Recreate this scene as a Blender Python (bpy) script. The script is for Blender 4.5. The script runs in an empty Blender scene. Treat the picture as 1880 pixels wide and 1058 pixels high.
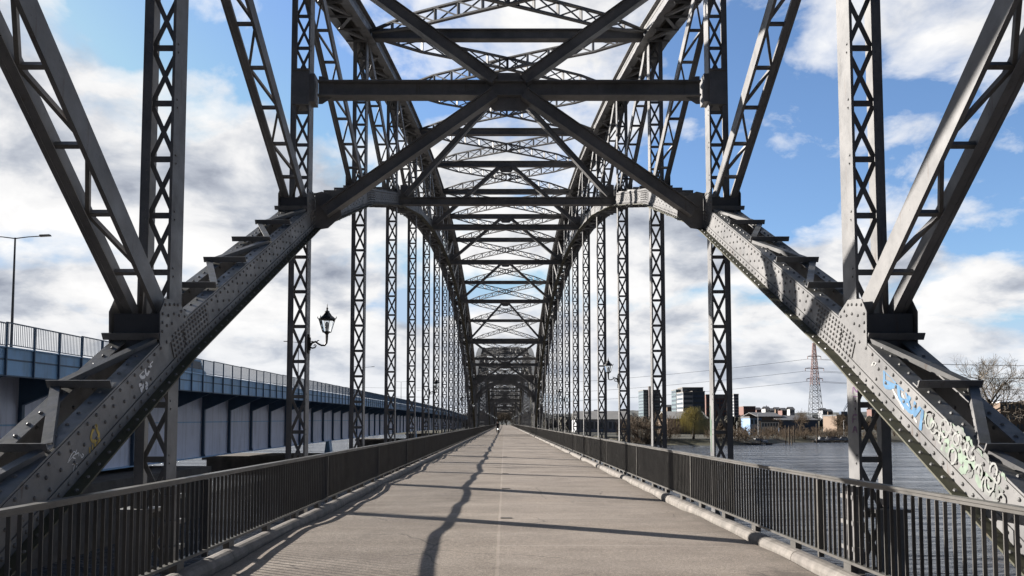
import bpy, math, random
from mathutils import Vector, Matrix, noise as mnoise
R = math.radians
S = bpy.context.scene
COL = S.collection
V = Vector

# ------------------------------------------------------------------ camera
FPX = 1428.0
PITCH = R(3.3)
CAM = V((-0.1, 0.0, 1.7))
cd = bpy.data.cameras.new("camera"); cam = bpy.data.objects.new("camera", cd); COL.objects.link(cam)
cam.location = CAM; cam.rotation_euler = (R(90) + PITCH, 0, 0)
cd.sensor_width = 36; cd.lens = FPX / 1880 * 36
cd.shift_x = 14 / 1880; cd.shift_y = (693.7 - 529) / 1880
cd.clip_start = 0.05; cd.clip_end = 12000
S.camera = cam

# ------------------------------------------------------------------ sun and sky
SUN_EL, SUN_AZ = R(19.7), R(60.5)          # azimuth measured from +Y towards -X
sdir = V((-math.sin(SUN_AZ) * math.cos(SUN_EL), math.cos(SUN_AZ) * math.cos(SUN_EL), math.sin(SUN_EL)))
sd = bpy.data.lights.new("sun", 'SUN'); sd.energy = 5.0; sd.angle = R(0.5); sd.color = (1, .94, .87)
so = bpy.data.objects.new("sun", sd); COL.objects.link(so)
so.rotation_euler = sdir.to_track_quat('Z', 'Y').to_euler()

w = bpy.data.worlds.new("World"); S.world = w; w.use_nodes = True
nt = w.node_tree; nt.nodes.clear()
def nd(t, typ, **kw):
    n = t.nodes.new(typ)
    for k, v in kw.items():
        if isinstance(k, str) and k.startswith('i_'): n.inputs[int(k[2:])].default_value = v
        else: setattr(n, k, v)
    return n
def mth(t, op, a, b=None, c=None, clamp=False):
    n = t.nodes.new('ShaderNodeMath'); n.operation = op; n.use_clamp = clamp
    for i, x in enumerate((a, b, c)):
        if x is None: continue
        if isinstance(x, (int, float)): n.inputs[i].default_value = x
        else: t.links.new(x, n.inputs[i])
    return n.outputs[0]
def ramp(t, fac, stops, interp='LINEAR'):
    n = t.nodes.new('ShaderNodeValToRGB'); n.color_ramp.interpolation = interp
    e = n.color_ramp.elements
    while len(e) < len(stops): e.new(0.5)
    for i, (p, c) in enumerate(stops):
        e[i].position = p; e[i].color = (*c, 1) if len(c) == 3 else c
    t.links.new(fac, n.inputs[0]); return n.outputs[0]
def mix(t, fac, a, b, mode='MIX'):
    n = t.nodes.new('ShaderNodeMix'); n.data_type = 'RGBA'; n.blend_type = mode
    if isinstance(fac, (int, float)): n.inputs[0].default_value = fac
    else: t.links.new(fac, n.inputs[0])
    for i, x in ((6, a), (7, b)):
        if isinstance(x, tuple): n.inputs[i].default_value = (*x, 1)[:4]
        else: t.links.new(x, n.inputs[i])
    return n.outputs[2]
def noise(t, vec, scale, detail=5, rough=.55, dist=0):
    n = t.nodes.new('ShaderNodeTexNoise'); n.inputs['Scale'].default_value = scale
    n.inputs['Detail'].default_value = detail; n.inputs['Roughness'].default_value = rough
    n.inputs['Distortion'].default_value = dist
    if vec is not None: t.links.new(vec, n.inputs['Vector'])
    return n.outputs[0]
def build_world():
    t = nt
    sky = nd(t, 'ShaderNodeTexSky', sky_type='NISHITA', sun_disc=False, sun_elevation=SUN_EL, sun_rotation=-SUN_AZ,
             air_density=1.0, dust_density=0.6, ozone_density=2.5)
    tc = nd(t, 'ShaderNodeTexCoord'); sep = nd(t, 'ShaderNodeSeparateXYZ'); t.links.new(tc.outputs['Generated'], sep.inputs[0])
    x, y, z = sep.outputs
    zz = mth(t, 'ADD', mth(t, 'MAXIMUM', z, 0.0), 0.34)
    cb = nd(t, 'ShaderNodeCombineXYZ')
    t.links.new(mth(t, 'DIVIDE', x, zz), cb.inputs[0]); t.links.new(mth(t, 'DIVIDE', y, zz), cb.inputs[1])
    cb.inputs[2].default_value = CLOUD_SEED
    def density(vec):
        wp = nd(t, 'ShaderNodeTexNoise'); wp.inputs['Scale'].default_value = 3.0; wp.inputs['Detail'].default_value = 3; t.links.new(vec, wp.inputs['Vector'])
        vm = nd(t, 'ShaderNodeVectorMath', operation='MULTIPLY_ADD'); t.links.new(wp.outputs['Color'], vm.inputs[0]); vm.inputs[1].default_value = (.16, .16, 0); t.links.new(vec, vm.inputs[2])
        v = vm.outputs[0]
        return mth(t, 'ADD', mth(t, 'MULTIPLY', noise(t, v, 1.7, 2, .5), .60), mth(t, 'MULTIPLY', noise(t, v, 4.2, 10, .58), .50))
    d = density(cb.outputs[0])
    sh = nd(t, 'ShaderNodeVectorMath', operation='ADD'); t.links.new(cb.outputs[0], sh.inputs[0]); sh.inputs[1].default_value = (-.075, .05, 0)
    dl = density(sh.outputs[0])
    # more cloud to the left and low down, clearer high on the right and behind the viewer
    bias = mth(t, 'ADD', mth(t, 'MULTIPLY', x, BIAS_X), mth(t, 'MULTIPLY', mth(t, 'MAXIMUM', mth(t, 'SUBTRACT', .36, z), 0.0), .40))
    back = mth(t, 'MULTIPLY', mth(t, 'MAXIMUM', mth(t, 'SUBTRACT', .55, y), 0.0), -0.45)
    d2 = mth(t, 'ADD', mth(t, 'ADD', d, bias), back)
    cov = ramp(t, d2, [(.505, (0, 0, 0)), (.545, (.55, .55, .55)), (.60, (1, 1, 1))], 'LINEAR')
    lit = mth(t, 'MULTIPLY', mth(t, 'SUBTRACT', dl, d), 1.25)
    dens = mth(t, 'ADD', mth(t, 'ADD', mth(t, 'MULTIPLY', mth(t, 'ADD', mth(t, 'MULTIPLY', d, .6), mth(t, 'MULTIPLY', d2, .4)), .9), .045), lit)
    ccol = ramp(t, dens, [(.47, (6.0, 5.95, 5.9)), (.56, (5.2, 5.2, 5.25)), (.64, (3.2, 3.4, 3.8)), (.72, (1.8, 2.0, 2.45))])
    skyb = mix(t, 1.0, sky.outputs[0], (.92, 1.02, 1.18), 'MULTIPLY')
    skyb = mix(t, 1.0, skyb, (2.9, 3.8, 5.0), 'DARKEN')
    col = mix(t, cov, skyb, ccol)
    # far haze at the horizon
    hz = ramp(t, z, [(0.0, (.85, .85, .85)), (.04, (.45, .45, .45)), (.13, (0, 0, 0))])
    col = mix(t, hz, col, (4.3, 4.6, 5.1))
    # unseen sky behind and overhead dimmed to keep fill light off shaded steel
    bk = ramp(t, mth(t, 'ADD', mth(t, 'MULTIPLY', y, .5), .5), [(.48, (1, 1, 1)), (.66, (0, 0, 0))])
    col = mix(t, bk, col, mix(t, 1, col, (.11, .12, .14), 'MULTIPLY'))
    bg = nd(t, 'ShaderNodeBackground'); bg.inputs[1].default_value = 0.08
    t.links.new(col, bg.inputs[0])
    out = nd(t, 'ShaderNodeOutputWorld'); t.links.new(bg.outputs[0], out.inputs[0])
CLOUD_SEED = 78.8
BIAS_X = -0.07
build_world()
S.view_settings.view_transform = 'Standard'; S.view_settings.look = 'None'
S.view_settings.exposure = 1.12; S.view_settings.gamma = 1
S.cycles.max_bounces = 5; S.cycles.diffuse_bounces = 2; S.cycles.glossy_bounces = 3; S.cycles.transparent_max_bounces = 8
S.cycles.use_denoising = True

# ------------------------------------------------------------------ helpers
def at(px, py, Y):
    """point of the world at distance Y seen at a place of the photograph (used for far scenery)"""
    c, s = math.cos(PITCH), math.sin(PITCH)
    t = (693.7 - py) / FPX
    Z = Y * (t * c + s) / (c - t * s)
    D = Y * c + Z * s
    return V((CAM.x + (px - 926) * D / FPX, Y, CAM.z + Z))
def on_side(px, py, X):
    """point on the vertical plane x = X"""
    c, s = math.cos(PITCH), math.sin(PITCH)
    D = FPX * (X - CAM.x) / (px - 926); up = (693.7 - py) / FPX * D
    return V((X, D * c - up * s, CAM.z + D * s + up * c))

class MB:
    def __init__(self): self.v = []; self.f = []; self.mi = []; self.m = 0
    def quadbox(self, c):
        n = len(self.v); self.v += [tuple(p) for p in c]
        for f in ((0, 3, 2, 1), (4, 5, 6, 7), (0, 1, 5, 4), (1, 2, 6, 5), (2, 3, 7, 6), (3, 0, 4, 7)):
            self.f.append(tuple(n + i for i in f)); self.mi.append(self.m)
    def box(self, x0, x1, y0, y1, z0, z1):
        if x0 > x1: x0, x1 = x1, x0
        self.quadbox([(x0, y0, z0), (x1, y0, z0), (x1, y1, z0), (x0, y1, z0), (x0, y0, z1), (x1, y0, z1), (x1, y1, z1), (x0, y1, z1)])
    def beam(self, p0, p1, w, h, side=(1, 0, 0), off=(0, 0)):
        p0, p1 = V(p0), V(p1); d = (p1 - p0)
        if d.length < 1e-5: return
        d.normalize(); s = V(side); s = s - d * s.dot(d)
        if s.length < 1e-3: s = d.orthogonal()
        s.normalize(); u = d.cross(s) * -1
        o = s * off[0] + u * off[1]
        a, b = s * w / 2, u * h / 2
        self.quadbox([p0 + o - a - b, p0 + o + a - b, p1 + o + a - b, p1 + o - a - b, p0 + o - a + b, p0 + o + a + b, p1 + o + a + b, p1 + o - a + b])
    def ibeam(self, p0, p1, w, h, side, tf=.03, tw=.02):
        self.beam(p0, p1, w, tf, side, (0, h / 2 - tf / 2)); self.beam(p0, p1, w, tf, side, (0, -h / 2 + tf / 2))
        self.beam(p0, p1, tw, h - 2 * tf, side)
    def poly(self, pts):
        n = len(self.v); self.v += [tuple(p) for p in pts]; self.f.append(tuple(range(n, n + len(pts)))); self.mi.append(self.m)
    def prism(self, pts, ext):
        """flat outline pts extruded by vector ext"""
        n = len(self.v); k = len(pts); e = V(ext)
        self.v += [tuple(p) for p in pts] + [tuple(V(p) + e) for p in pts]
        self.f.append(tuple(range(n + k - 1, n - 1, -1))); self.f.append(tuple(range(n + k, n + 2 * k))); self.mi += [self.m] * 2
        for i in range(k):
            j = (i + 1) % k; self.f.append((n + i, n + j, n + k + j, n + k + i)); self.mi.append(self.m)
    def tube(self, pts, rad, sides=6, cap=True):
        pts = [V(p) for p in pts]; n0 = len(self.v); k = len(pts)
        if not isinstance(rad, (list, tuple)): rad = [rad] * k
        ref = None
        for i, p in enumerate(pts):
            d = (pts[min(i + 1, k - 1)] - pts[max(i - 1, 0)]).normalized()
            if ref is None: ref = d.orthogonal().normalized()
            ref = (ref - d * ref.dot(d));
            if ref.length < 1e-4: ref = d.orthogonal()
            ref.normalize(); b = d.cross(ref)
            for j in range(sides):
                a = 2 * math.pi * j / sides
                self.v.append(tuple(p + (ref * math.cos(a) + b * math.sin(a)) * rad[i]))
        for i in range(k - 1):
            for j in range(sides):
                q = (j + 1) % sides
                self.f.append((n0 + i * sides + j, n0 + i * sides + q, n0 + (i + 1) * sides + q, n0 + (i + 1) * sides + j)); self.mi.append(self.m)
        if cap:
            self.f.append(tuple(n0 + j for j in reversed(range(sides)))); self.f.append(tuple(n0 + (k - 1) * sides + j for j in range(sides))); self.mi += [self.m] * 2
    def lathe(self, prof, c, sides=6, rot=0):
        n0 = len(self.v); c = V(c)
        for r, z in prof:
            for j in range(sides):
                a = rot + 2 * math.pi * j / sides; self.v.append((c.x + r * math.cos(a), c.y + r * math.sin(a), c.z + z))
        for i in range(len(prof) - 1):
            for j in range(sides):
                q = (j + 1) % sides
                self.f.append((n0 + i * sides + j, n0 + i * sides + q, n0 + (i + 1) * sides + q, n0 + (i + 1) * sides + j)); self.mi.append(self.m)
        self.f.append(tuple(n0 + j for j in reversed(range(sides)))); self.f.append(tuple(n0 + (len(prof) - 1) * sides + j for j in range(sides))); self.mi += [self.m] * 2
    def sweep(self, pts, x0, x1, n0, n1):
        """rectangle x0..x1 by n0..n1 (along the normal) swept along a polyline of (y,z)"""
        if x0 > x1: x0, x1 = x1, x0
        base = len(self.v); k = len(pts)
        for i in range(k):
            a = V(pts[max(i - 1, 0)]); b = V(pts[i]); c = V(pts[min(i + 1, k - 1)])
            d1 = (b - a).normalized() if i > 0 else (c - b).normalized(); d2 = (c - b).normalized() if i < k - 1 else d1
            n = V((-(d1.y + d2.y), d1.x + d2.x)); n.normalize(); sc = 1 / max(.5, n.dot(V((-d1.y, d1.x))))
            for x, q in ((x0, n0), (x1, n0), (x1, n1), (x0, n1)):
                self.v.append((x, b.x + n.x * q * sc, b.y + n.y * q * sc))
        for i in range(k - 1):
            o = base + 4 * i
            for j in range(4):
                q = (j + 1) % 4; self.f.append((o + j, o + 4 + j, o + 4 + q, o + q)); self.mi.append(self.m)
        self.f.append((base, base + 1, base + 2, base + 3)); o = base + 4 * (k - 1); self.f.append((o + 3, o + 2, o + 1, o)); self.mi += [self.m] * 2
    def rivet(self, p, n, r=.021):
        p, n = V(p), V(n); a = n.orthogonal().normalized(); b = n.cross(a); n0 = len(self.v)
        for rr, hh in ((1, 0), (.78, .55), (.3, .85)):
            for j in range(6):
                t = j * math.pi / 3; self.v.append(tuple(p + (a * math.cos(t) + b * math.sin(t)) * r * rr + n * r * hh))
        for i in range(2):
            for j in range(6):
                q = (j + 1) % 6; self.f.append((n0 + i * 6 + j, n0 + i * 6 + q, n0 + i * 6 + 6 + q, n0 + i * 6 + 6 + j)); self.mi.append(self.m)
        self.f.append(tuple(n0 + 12 + j for j in range(6))); self.mi.append(self.m)
    def build(self, name, mats, parent=None, smooth=False, loc=None):
        me = bpy.data.meshes.new(name); me.from_pydata(self.v, [], self.f); me.update()
        if not isinstance(mats, (list, tuple)): mats = [mats]
        for m in mats: me.materials.append(m)
        if len(mats) > 1: me.polygons.foreach_set('material_index', self.mi)
        if smooth: me.polygons.foreach_set('use_smooth', [True] * len(me.polygons))
        o = bpy.data.objects.new(name, me); COL.objects.link(o)
        if parent is not None: o.parent = parent
        if loc is not None: o.location = loc
        return o
def tag(o, label, cat, group=None, kind=None):
    if label: o['label'] = label
    if cat: o['category'] = cat
    if group: o['group'] = group
    if kind: o['kind'] = kind
    return o
def thing(name, label, cat, loc=(0, 0, 0), rz=0, group=None):
    o = bpy.data.objects.new(name, None); COL.objects.link(o); o.location = loc; o.rotation_euler = (0, 0, rz); o.empty_display_size = .3
    return tag(o, label, cat, group)
def dup(root, loc, rz=None, label=None, group=None, skip=()):
    r = root.copy(); COL.objects.link(r); r.location = loc
    if rz is not None: r.rotation_euler = (0, 0, rz)
    if label: r['label'] = label
    if group: r['group'] = group
    for ch in list(root.children):
        if ch.name.split('.')[0] in skip: continue
        c = ch.copy(); COL.objects.link(c); c.parent = r
        for g in ch.children:
            if g.name.split('.')[0] in skip: continue
            q = g.copy(); COL.objects.link(q); q.parent = c
    return r
def struct(o): o['kind'] = 'structure'; return o

# ------------------------------------------------------------------ materials
def mat(name, color, rough=.6, metal=0, spec=.5, var=.0, vscale=3.0, bump=0, bscale=20, color2=None, emit=None, coord='Object'):
    m = bpy.data.materials.new(name); m.use_nodes = True; t = m.node_tree; b = t.nodes['Principled BSDF']
    b.inputs['Roughness'].default_value = rough; b.inputs['Metallic'].default_value = metal; b.inputs['Specular IOR Level'].default_value = spec
    tc = nd(t, 'ShaderNodeTexCoord'); vec = tc.outputs[coord]
    if color2 is None: color2 = tuple(c * (1 - var) for c in color)
    if var or color2 != color:
        f = noise(t, vec, vscale, 6, .6)
        c = ramp(t, f, [(.35, color2), (.65, color)]); t.links.new(c, b.inputs['Base Color'])
    else: b.inputs['Base Color'].default_value = (*color, 1)
    if bump:
        bm = nd(t, 'ShaderNodeBump'); bm.inputs['Strength'].default_value = bump; bm.inputs['Distance'].default_value = .02
        t.links.new(noise(t, vec, bscale, 5, .6), bm.inputs['Height']); t.links.new(bm.outputs[0], b.inputs['Normal'])
    return m
def steel_mat(name, c1, c2, moss=.5, rust=.5, rough=.48):
    m = bpy.data.materials.new(name); m.use_nodes = True; t = m.node_tree; b = t.nodes['Principled BSDF']
    tc = nd(t, 'ShaderNodeTexCoord'); ob = tc.outputs['Object']
    base = ramp(t, noise(t, ob, 1.3, 8, .65), [(.3, c2), (.7, c1)])
    # streaks of rust running down
    mp = nd(t, 'ShaderNodeMapping'); mp.inputs['Scale'].default_value = (9, 9, .9); t.links.new(ob, mp.inputs[0])
    st = ramp(t, noise(t, mp.outputs[0], 1.0, 5, .7), [(.61, (0, 0, 0)), (.70, (rust,) * 3)])
    base = mix(t, st, base, (.09, .045, .022))
    sc = ramp(t, noise(t, ob, 26, 4, .7), [(.60, (0, 0, 0)), (.72, (.5, .5, .5))])
    base = mix(t, sc, base, tuple(c * .45 for c in c2))
    # dust and algae settled on faces that look up
    g = nd(t, 'ShaderNodeNewGeometry'); sp = nd(t, 'ShaderNodeSeparateXYZ'); t.links.new(g.outputs['Normal'], sp.inputs[0])
    upm = ramp(t, sp.outputs[2], [(.35, (0, 0, 0)), (.8, (1, 1, 1))])
    mo = mth(t, 'MULTIPLY', mth(t, 'MULTIPLY', upm, ramp(t, noise(t, ob, 5, 5, .65), [(.35, (.15, .15, .15)), (.62, (1, 1, 1))])), moss)
    base = mix(t, mo, base, (.085, .085, .045))
    t.links.new(base, b.inputs['Base Color'])
    t.links.new(ramp(t, noise(t, ob, 4, 4, .6), [(.3, (rough - .1,) * 3), (.7, (rough + .18,) * 3)]), b.inputs['Roughness'])
    bm = nd(t, 'ShaderNodeBump'); bm.inputs['Strength'].default_value = .18; bm.inputs['Distance'].default_value = .01
    t.links.new(noise(t, ob, 18, 5, .6), bm.inputs['Height']); t.links.new(bm.outputs[0], b.inputs['Normal'])
    return m
M_STEEL = steel_mat('grey_bridge_paint', (.245, .240, .236), (.115, .115, .118))
M_MOSSY = steel_mat('mossy_bridge_paint', (.11, .105, .075), (.055, .055, .035), moss=.9, rust=.6, rough=.7)
M_DARK = steel_mat('dark_paint_and_box_shade', (.085, .085, .088), (.055, .055, .058), moss=.2, rust=.3)
M_RAIL = steel_mat('railing_paint', (.12, .113, .105), (.075, .072, .066), moss=.3, rust=.15, rough=.42)
M_IRON = mat('cast_iron', (.03, .03, .028), .45, spec=.5, var=.3)
M_CONC = mat('concrete', (.30, .28, .25), .85, var=.35, vscale=2, bump=.5, bscale=14)
M_KERB = mat('kerb_concrete', (.27, .245, .22), .8, var=.45, vscale=3.5, bump=.4, bscale=25)
M_PIER = mat('pier_masonry', (.12, .105, .09), .85, var=.45, vscale=.8, bump=.6, bscale=5)
M_BLUE = mat('blue_paint', (.28, .52, .78), .45, var=.18, vscale=.6)
M_BLUED = mat('dark_blue_paint', (.075, .13, .20), .5, var=.2, vscale=1)
M_LILAC = mat('pale_girder_paint', (.76, .78, .90), .5, var=.10, vscale=.5)
M_WOOD = mat('weathered_timber', (.13, .10, .075), .9, var=.4, vscale=2)
M_WHITE = mat('white_paint', (.75, .75, .74), .4, var=.1)
M_BARK = mat('bark', (.085, .068, .052), .95, var=.4, vscale=2)
M_TWIG = mat('winter_twigs', (.17, .125, .085), .95, var=.4, vscale=.7)
M_TWIG2 = mat('pale_winter_twigs', (.24, .205, .165), .95, var=.3, vscale=.7)
M_WILLOW = mat('willow_twigs', (.60, .53, .27), .9, var=.45, vscale=.6)
def grime(m, amt=.5, col=(.12, .11, .10)):
    t = m.node_tree; b = t.nodes['Principled BSDF']; src = b.inputs['Base Color'].links[0].from_socket
    tc = nd(t, 'ShaderNodeTexCoord'); mp = nd(t, 'ShaderNodeMapping'); mp.inputs['Scale'].default_value = (1.6, 1.6, .16); t.links.new(tc.outputs['Object'], mp.inputs[0])
    f = ramp(t, noise(t, mp.outputs[0], 1.1, 7, .7), [(.48, (0, 0, 0)), (.75, (amt,) * 3)]); t.links.new(mix(t, f, src, col), b.inputs['Base Color'])
grime(M_LILAC, .45); grime(M_BLUE, .5); grime(M_KERB, .6, (.07, .065, .05)); grime(M_PIER, .4, (.03, .03, .025)); grime(M_CONC, .5, (.08, .075, .06))
def glass_mat():
    m = bpy.data.materials.new('lantern_glass'); m.use_nodes = True; b = m.node_tree.nodes['Principled BSDF']
    b.inputs['Base Color'].default_value = (.92, .95, .96, 1); b.inputs['Transmission Weight'].default_value = 1
    b.inputs['Roughness'].default_value = .05; b.inputs['IOR'].default_value = 1.05; return m
M_GLASS = glass_mat()

def road_mat():
    m = bpy.data.materials.new('worn_asphalt'); m.use_nodes = True; t = m.node_tree; b = t.nodes['Principled BSDF']
    tc = nd(t, 'ShaderNodeTexCoord'); ob = tc.outputs['Object']; sp = nd(t, 'ShaderNodeSeparateXYZ'); t.links.new(ob, sp.inputs[0])
    grit = ramp(t, noise(t, ob, 70, 4, .75), [(.34, (.145, .125, .105)), (.50, (.275, .243, .208)), (.68, (.50, .44, .38))])
    mp = nd(t, 'ShaderNodeMapping'); mp.inputs['Scale'].default_value = (.55, 1.6, 1); t.links.new(ob, mp.inputs[0])
    pat = ramp(t, noise(t, mp.outputs[0], .8, 6, .62), [(.3, (.80, .78, .76)), (.7, (1.12, 1.10, 1.08))])
    c = mix(t, 1, grit, pat, 'MULTIPLY')
    c = mix(t, 1, c, ramp(t, noise(t, ob, 22, 5, .75), [(.34, (.74, .73, .72)), (.66, (1.22, 1.21, 1.20))]), 'MULTIPLY')
    dv = nd(t, 'ShaderNodeVectorMath', operation='DISTANCE'); dm = nd(t, 'ShaderNodeMapping'); dm.inputs['Scale'].default_value = (1, .55, 1); t.links.new(ob, dm.inputs[0]); t.links.new(dm.outputs[0], dv.inputs[0]); dv.inputs[1].default_value = (3.05, 4.6, 0)
    damp = ramp(t, mth(t, 'ADD', dv.outputs['Value'], mth(t, 'MULTIPLY', noise(t, ob, 3.5, 6, .65), .9)), [(.72, (.7, .7, .7)), (.95, (0, 0, 0))])
    c = mix(t, damp, c, (.075, .066, .058))
    # worn wheel tracks and a paler centre seam
    x = sp.outputs[0]
    seam = mth(t, 'LESS_THAN', mth(t, 'ABSOLUTE', mth(t, 'ADD', x, mth(t, 'ADD', .17, mth(t, 'MULTIPLY', noise(t, ob, 2.5, 3), .03)))), .022)
    c = mix(t, mth(t, 'MULTIPLY', seam, .45), c, (.42, .36, .30))
    half = mth(t, 'GREATER_THAN', x, -.19); c = mix(t, mth(t, 'MULTIPLY', half, .10), c, (.46, .40, .36))
    # straight cross joints with a little variation between casting bays
    sc = nd(t, 'ShaderNodeMapping'); sc.inputs['Scale'].default_value = (.02, .55, 1); t.links.new(ob, sc.inputs[0])
    bay = ramp(t, noise(t, sc.outputs[0], 1.2, 2, .5), [(.4, (.93, .92, .91)), (.6, (1.05, 1.05, 1.05))])
    c = mix(t, 1, c, bay, 'MULTIPLY')
    sp2 = ramp(t, noise(t, ob, 1.7, 7, .7), [(.63, (0, 0, 0)), (.70, (.5, .5, .5))])
    c = mix(t, sp2, c, (.10, .085, .07))
    wv = nd(t, 'ShaderNodeVectorMath', operation='MULTIPLY_ADD'); nn = nd(t, 'ShaderNodeTexNoise'); nn.inputs['Scale'].default_value = 1.5; nn.inputs['Detail'].default_value = 6; t.links.new(ob, nn.inputs['Vector'])
    t.links.new(nn.outputs['Color'], wv.inputs[0]); wv.inputs[1].default_value = (.5, .5, 0); t.links.new(ob, wv.inputs[2])
    vo = nd(t, 'ShaderNodeTexVoronoi', feature='DISTANCE_TO_EDGE'); vo.inputs['Scale'].default_value = .38; t.links.new(wv.outputs[0], vo.inputs['Vector'])
    crack = mth(t, 'MULTIPLY', mth(t, 'LESS_THAN', vo.outputs['Distance'], .0035), mth(t, 'GREATER_THAN', noise(t, ob, .35, 3), .50))
    c = mix(t, mth(t, 'MULTIPLY', crack, .55), c, (.09, .08, .07))
    # cross joints on the right-hand half
    jy = mth(t, 'ABSOLUTE', mth(t, 'SUBTRACT', mth(t, 'FRACT', mth(t, 'ADD', mth(t, 'DIVIDE', sp.outputs[1], 3.155), .1)), .5))
    jm = mth(t, 'MULTIPLY', mth(t, 'MULTIPLY', mth(t, 'LESS_THAN', jy, .006), half), mth(t, 'GREATER_THAN', noise(t, ob, 1.1, 4), .42))
    c = mix(t, mth(t, 'MULTIPLY', jm, .35), c, (.50, .45, .40))
    wear = ramp(t, noise(t, ob, .45, 7, .72), [(.36, (.80, .79, .78)), (.50, (1, 1, 1)), (.64, (1.13, 1.12, 1.11))])
    c = mix(t, 1, c, wear, 'MULTIPLY')
    edge = ramp(t, mth(t, 'DIVIDE', mth(t, 'ADD', mth(t, 'ABSOLUTE', x), mth(t, 'MULTIPLY', noise(t, ob, 3, 4), .5)), 4.0), [(3.35 / 4, (0, 0, 0)), (3.72 / 4, (1, 1, 1))])
    c = mix(t, mth(t, 'MULTIPLY', edge, .5), c, (.10, .09, .075))
    t.links.new(c, b.inputs['Base Color']); b.inputs['Roughness'].default_value = .78; b.inputs['Specular IOR Level'].default_value = .35
    bm = nd(t, 'ShaderNodeBump'); bm.inputs['Strength'].default_value = .55; bm.inputs['Distance'].default_value = .006
    t.links.new(noise(t, ob, 90, 3, .7), bm.inputs['Height']); t.links.new(bm.outputs[0], b.inputs['Normal'])
    return m
def water_mat():
    m = bpy.data.materials.new('river_water'); m.use_nodes = True; t = m.node_tree; b = t.nodes['Principled BSDF']
    b.inputs['Base Color'].default_value = (.095, .104, .118, 1); b.inputs['Roughness'].default_value = .16
    b.inputs['Specular IOR Level'].default_value = .5; b.inputs['IOR'].default_value = 1.33
    tc = nd(t, 'ShaderNodeTexCoord'); ob = tc.outputs['Object']
    def lay(sx, sy, sc, det, rot=.2):
        mp = nd(t, 'ShaderNodeMapping'); mp.inputs['Scale'].default_value = (sx, sy, 1); mp.inputs['Rotation'].default_value = (0, 0, rot); t.links.new(ob, mp.inputs[0])
        return noise(t, mp.outputs[0], sc, det, .6, .5)
    calm = ramp(t, lay(.25, 1, .05, 4), [(.38, (.35,) * 3), (.60, (1,) * 3)])
    h = mth(t, 'ADD', mth(t, 'MULTIPLY', lay(.5, 1.2, 1.5, 5), .6), mth(t, 'ADD', mth(t, 'MULTIPLY', lay(.35, 1.2, .45, 4, .1), 1.6), mth(t, 'MULTIPLY', lay(.3, 1.1, .12, 3, .3), 3.2)))
    h = mth(t, 'MULTIPLY', h, calm)
    bm = nd(t, 'ShaderNodeBump'); bm.inputs['Strength'].default_value = 1.0; bm.inputs['Distance'].default_value = 1.1
    t.links.new(h, bm.inputs['Height']); t.links.new(bm.outputs[0], b.inputs['Normal'])
    return m

# ------------------------------------------------------------------ setting: road, kerbs, water
WL = -4.95
Y_END = 423.0
def bumpz(x, y):
    return .020 * math.sin(y * .62 + .4) + .014 * math.sin(y * 1.31 + x * .5) + .006 * math.sin(y * 2.9 + x) - .004 * x * x * .3
mb = MB(); ys = []; y = -6.0
while y < Y_END + 60:
    ys.append(y); y += .3 if y < 40 else (1.0 if y < 130 else 6.0)
xs = [-3.42 + 6.84 * i / 12 for i in range(13)]
for y in ys:
    for x in xs: mb.v.append((x, y, bumpz(x, y) if y < 130 else -.004 * x * x * .3))
for i in range(len(ys) - 1):
    for j in range(12):
        a = i * 13 + j; mb.f.append((a, a + 1, a + 14, a + 13)); mb.mi.append(0)
road = struct(mb.build('road', road_mat(), smooth=True))
mb = MB(); mb.box(-3.75, 3.75, -6, Y_END + 60, -.55, -.06); struct(mb.build('bridge_deck', M_CONC))
def kerb(s):
    mb = MB(); rnd = random.Random(5); y = -6.0
    prof = [(3.46, -.05), (3.455, .02), (3.468, .06), (3.495, .09), (3.54, .105), (3.61, .105), (3.66, .09), (3.69, .05), (3.70, -.05)]
    while y < Y_END:
        L = 3.155 if y < 200 else 12; dz = rnd.uniform(-.003, .003)
        pts = [(s * a, y + .006, b + dz) for a, b in prof]
        if s > 0: pts = pts[::-1]
        mb.prism(pts, (0, L - .012, 0)); y += L
    return struct(mb.build('kerb', M_KERB))
kerb(-1); kerb(1)
# small steel plates let into the seam
mb = MB()
for y in (13.9, 19.9, 26.2, 38.9): mb.box(-.17, .04, y, y + .07, bumpz(-.1, y) + .004, bumpz(-.1, y) + .012)
struct(mb.build('road_joint_plates', M_DARK))
mb = MB(); mb.poly([(-3000, -300, WL), (3000, -300, WL), (3000, 2500, WL), (-3000, 2500, WL)]); struct(mb.build('river_water', water_mat()))

# ------------------------------------------------------------------ the old steel arch bridge, one span
P = 6.31; N = 16; Y0 = .47 * P
B = [-.9, 2.70, 5.88, 8.16, 9.9, 11.24, 12.14, 12.68, 12.88]; T = [7.9, 9.75, 11.45, 12.9, 14.0, 14.85, 15.5, 15.9, 16.05]
B = B + B[-2::-1]; T = T + T[-2::-1]
yn = [i * P for i in range(N + 1)]
XI, XO = 4.05, 4.40          # inner and outer face of posts
span = thing('steel_arch_bridge_span', 'nearest riveted grey steel arch span, its lattice posts and diagonals framing the roadway', 'bridge', (0, Y0, 0), 0, 'arch spans of the old bridge')

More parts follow.
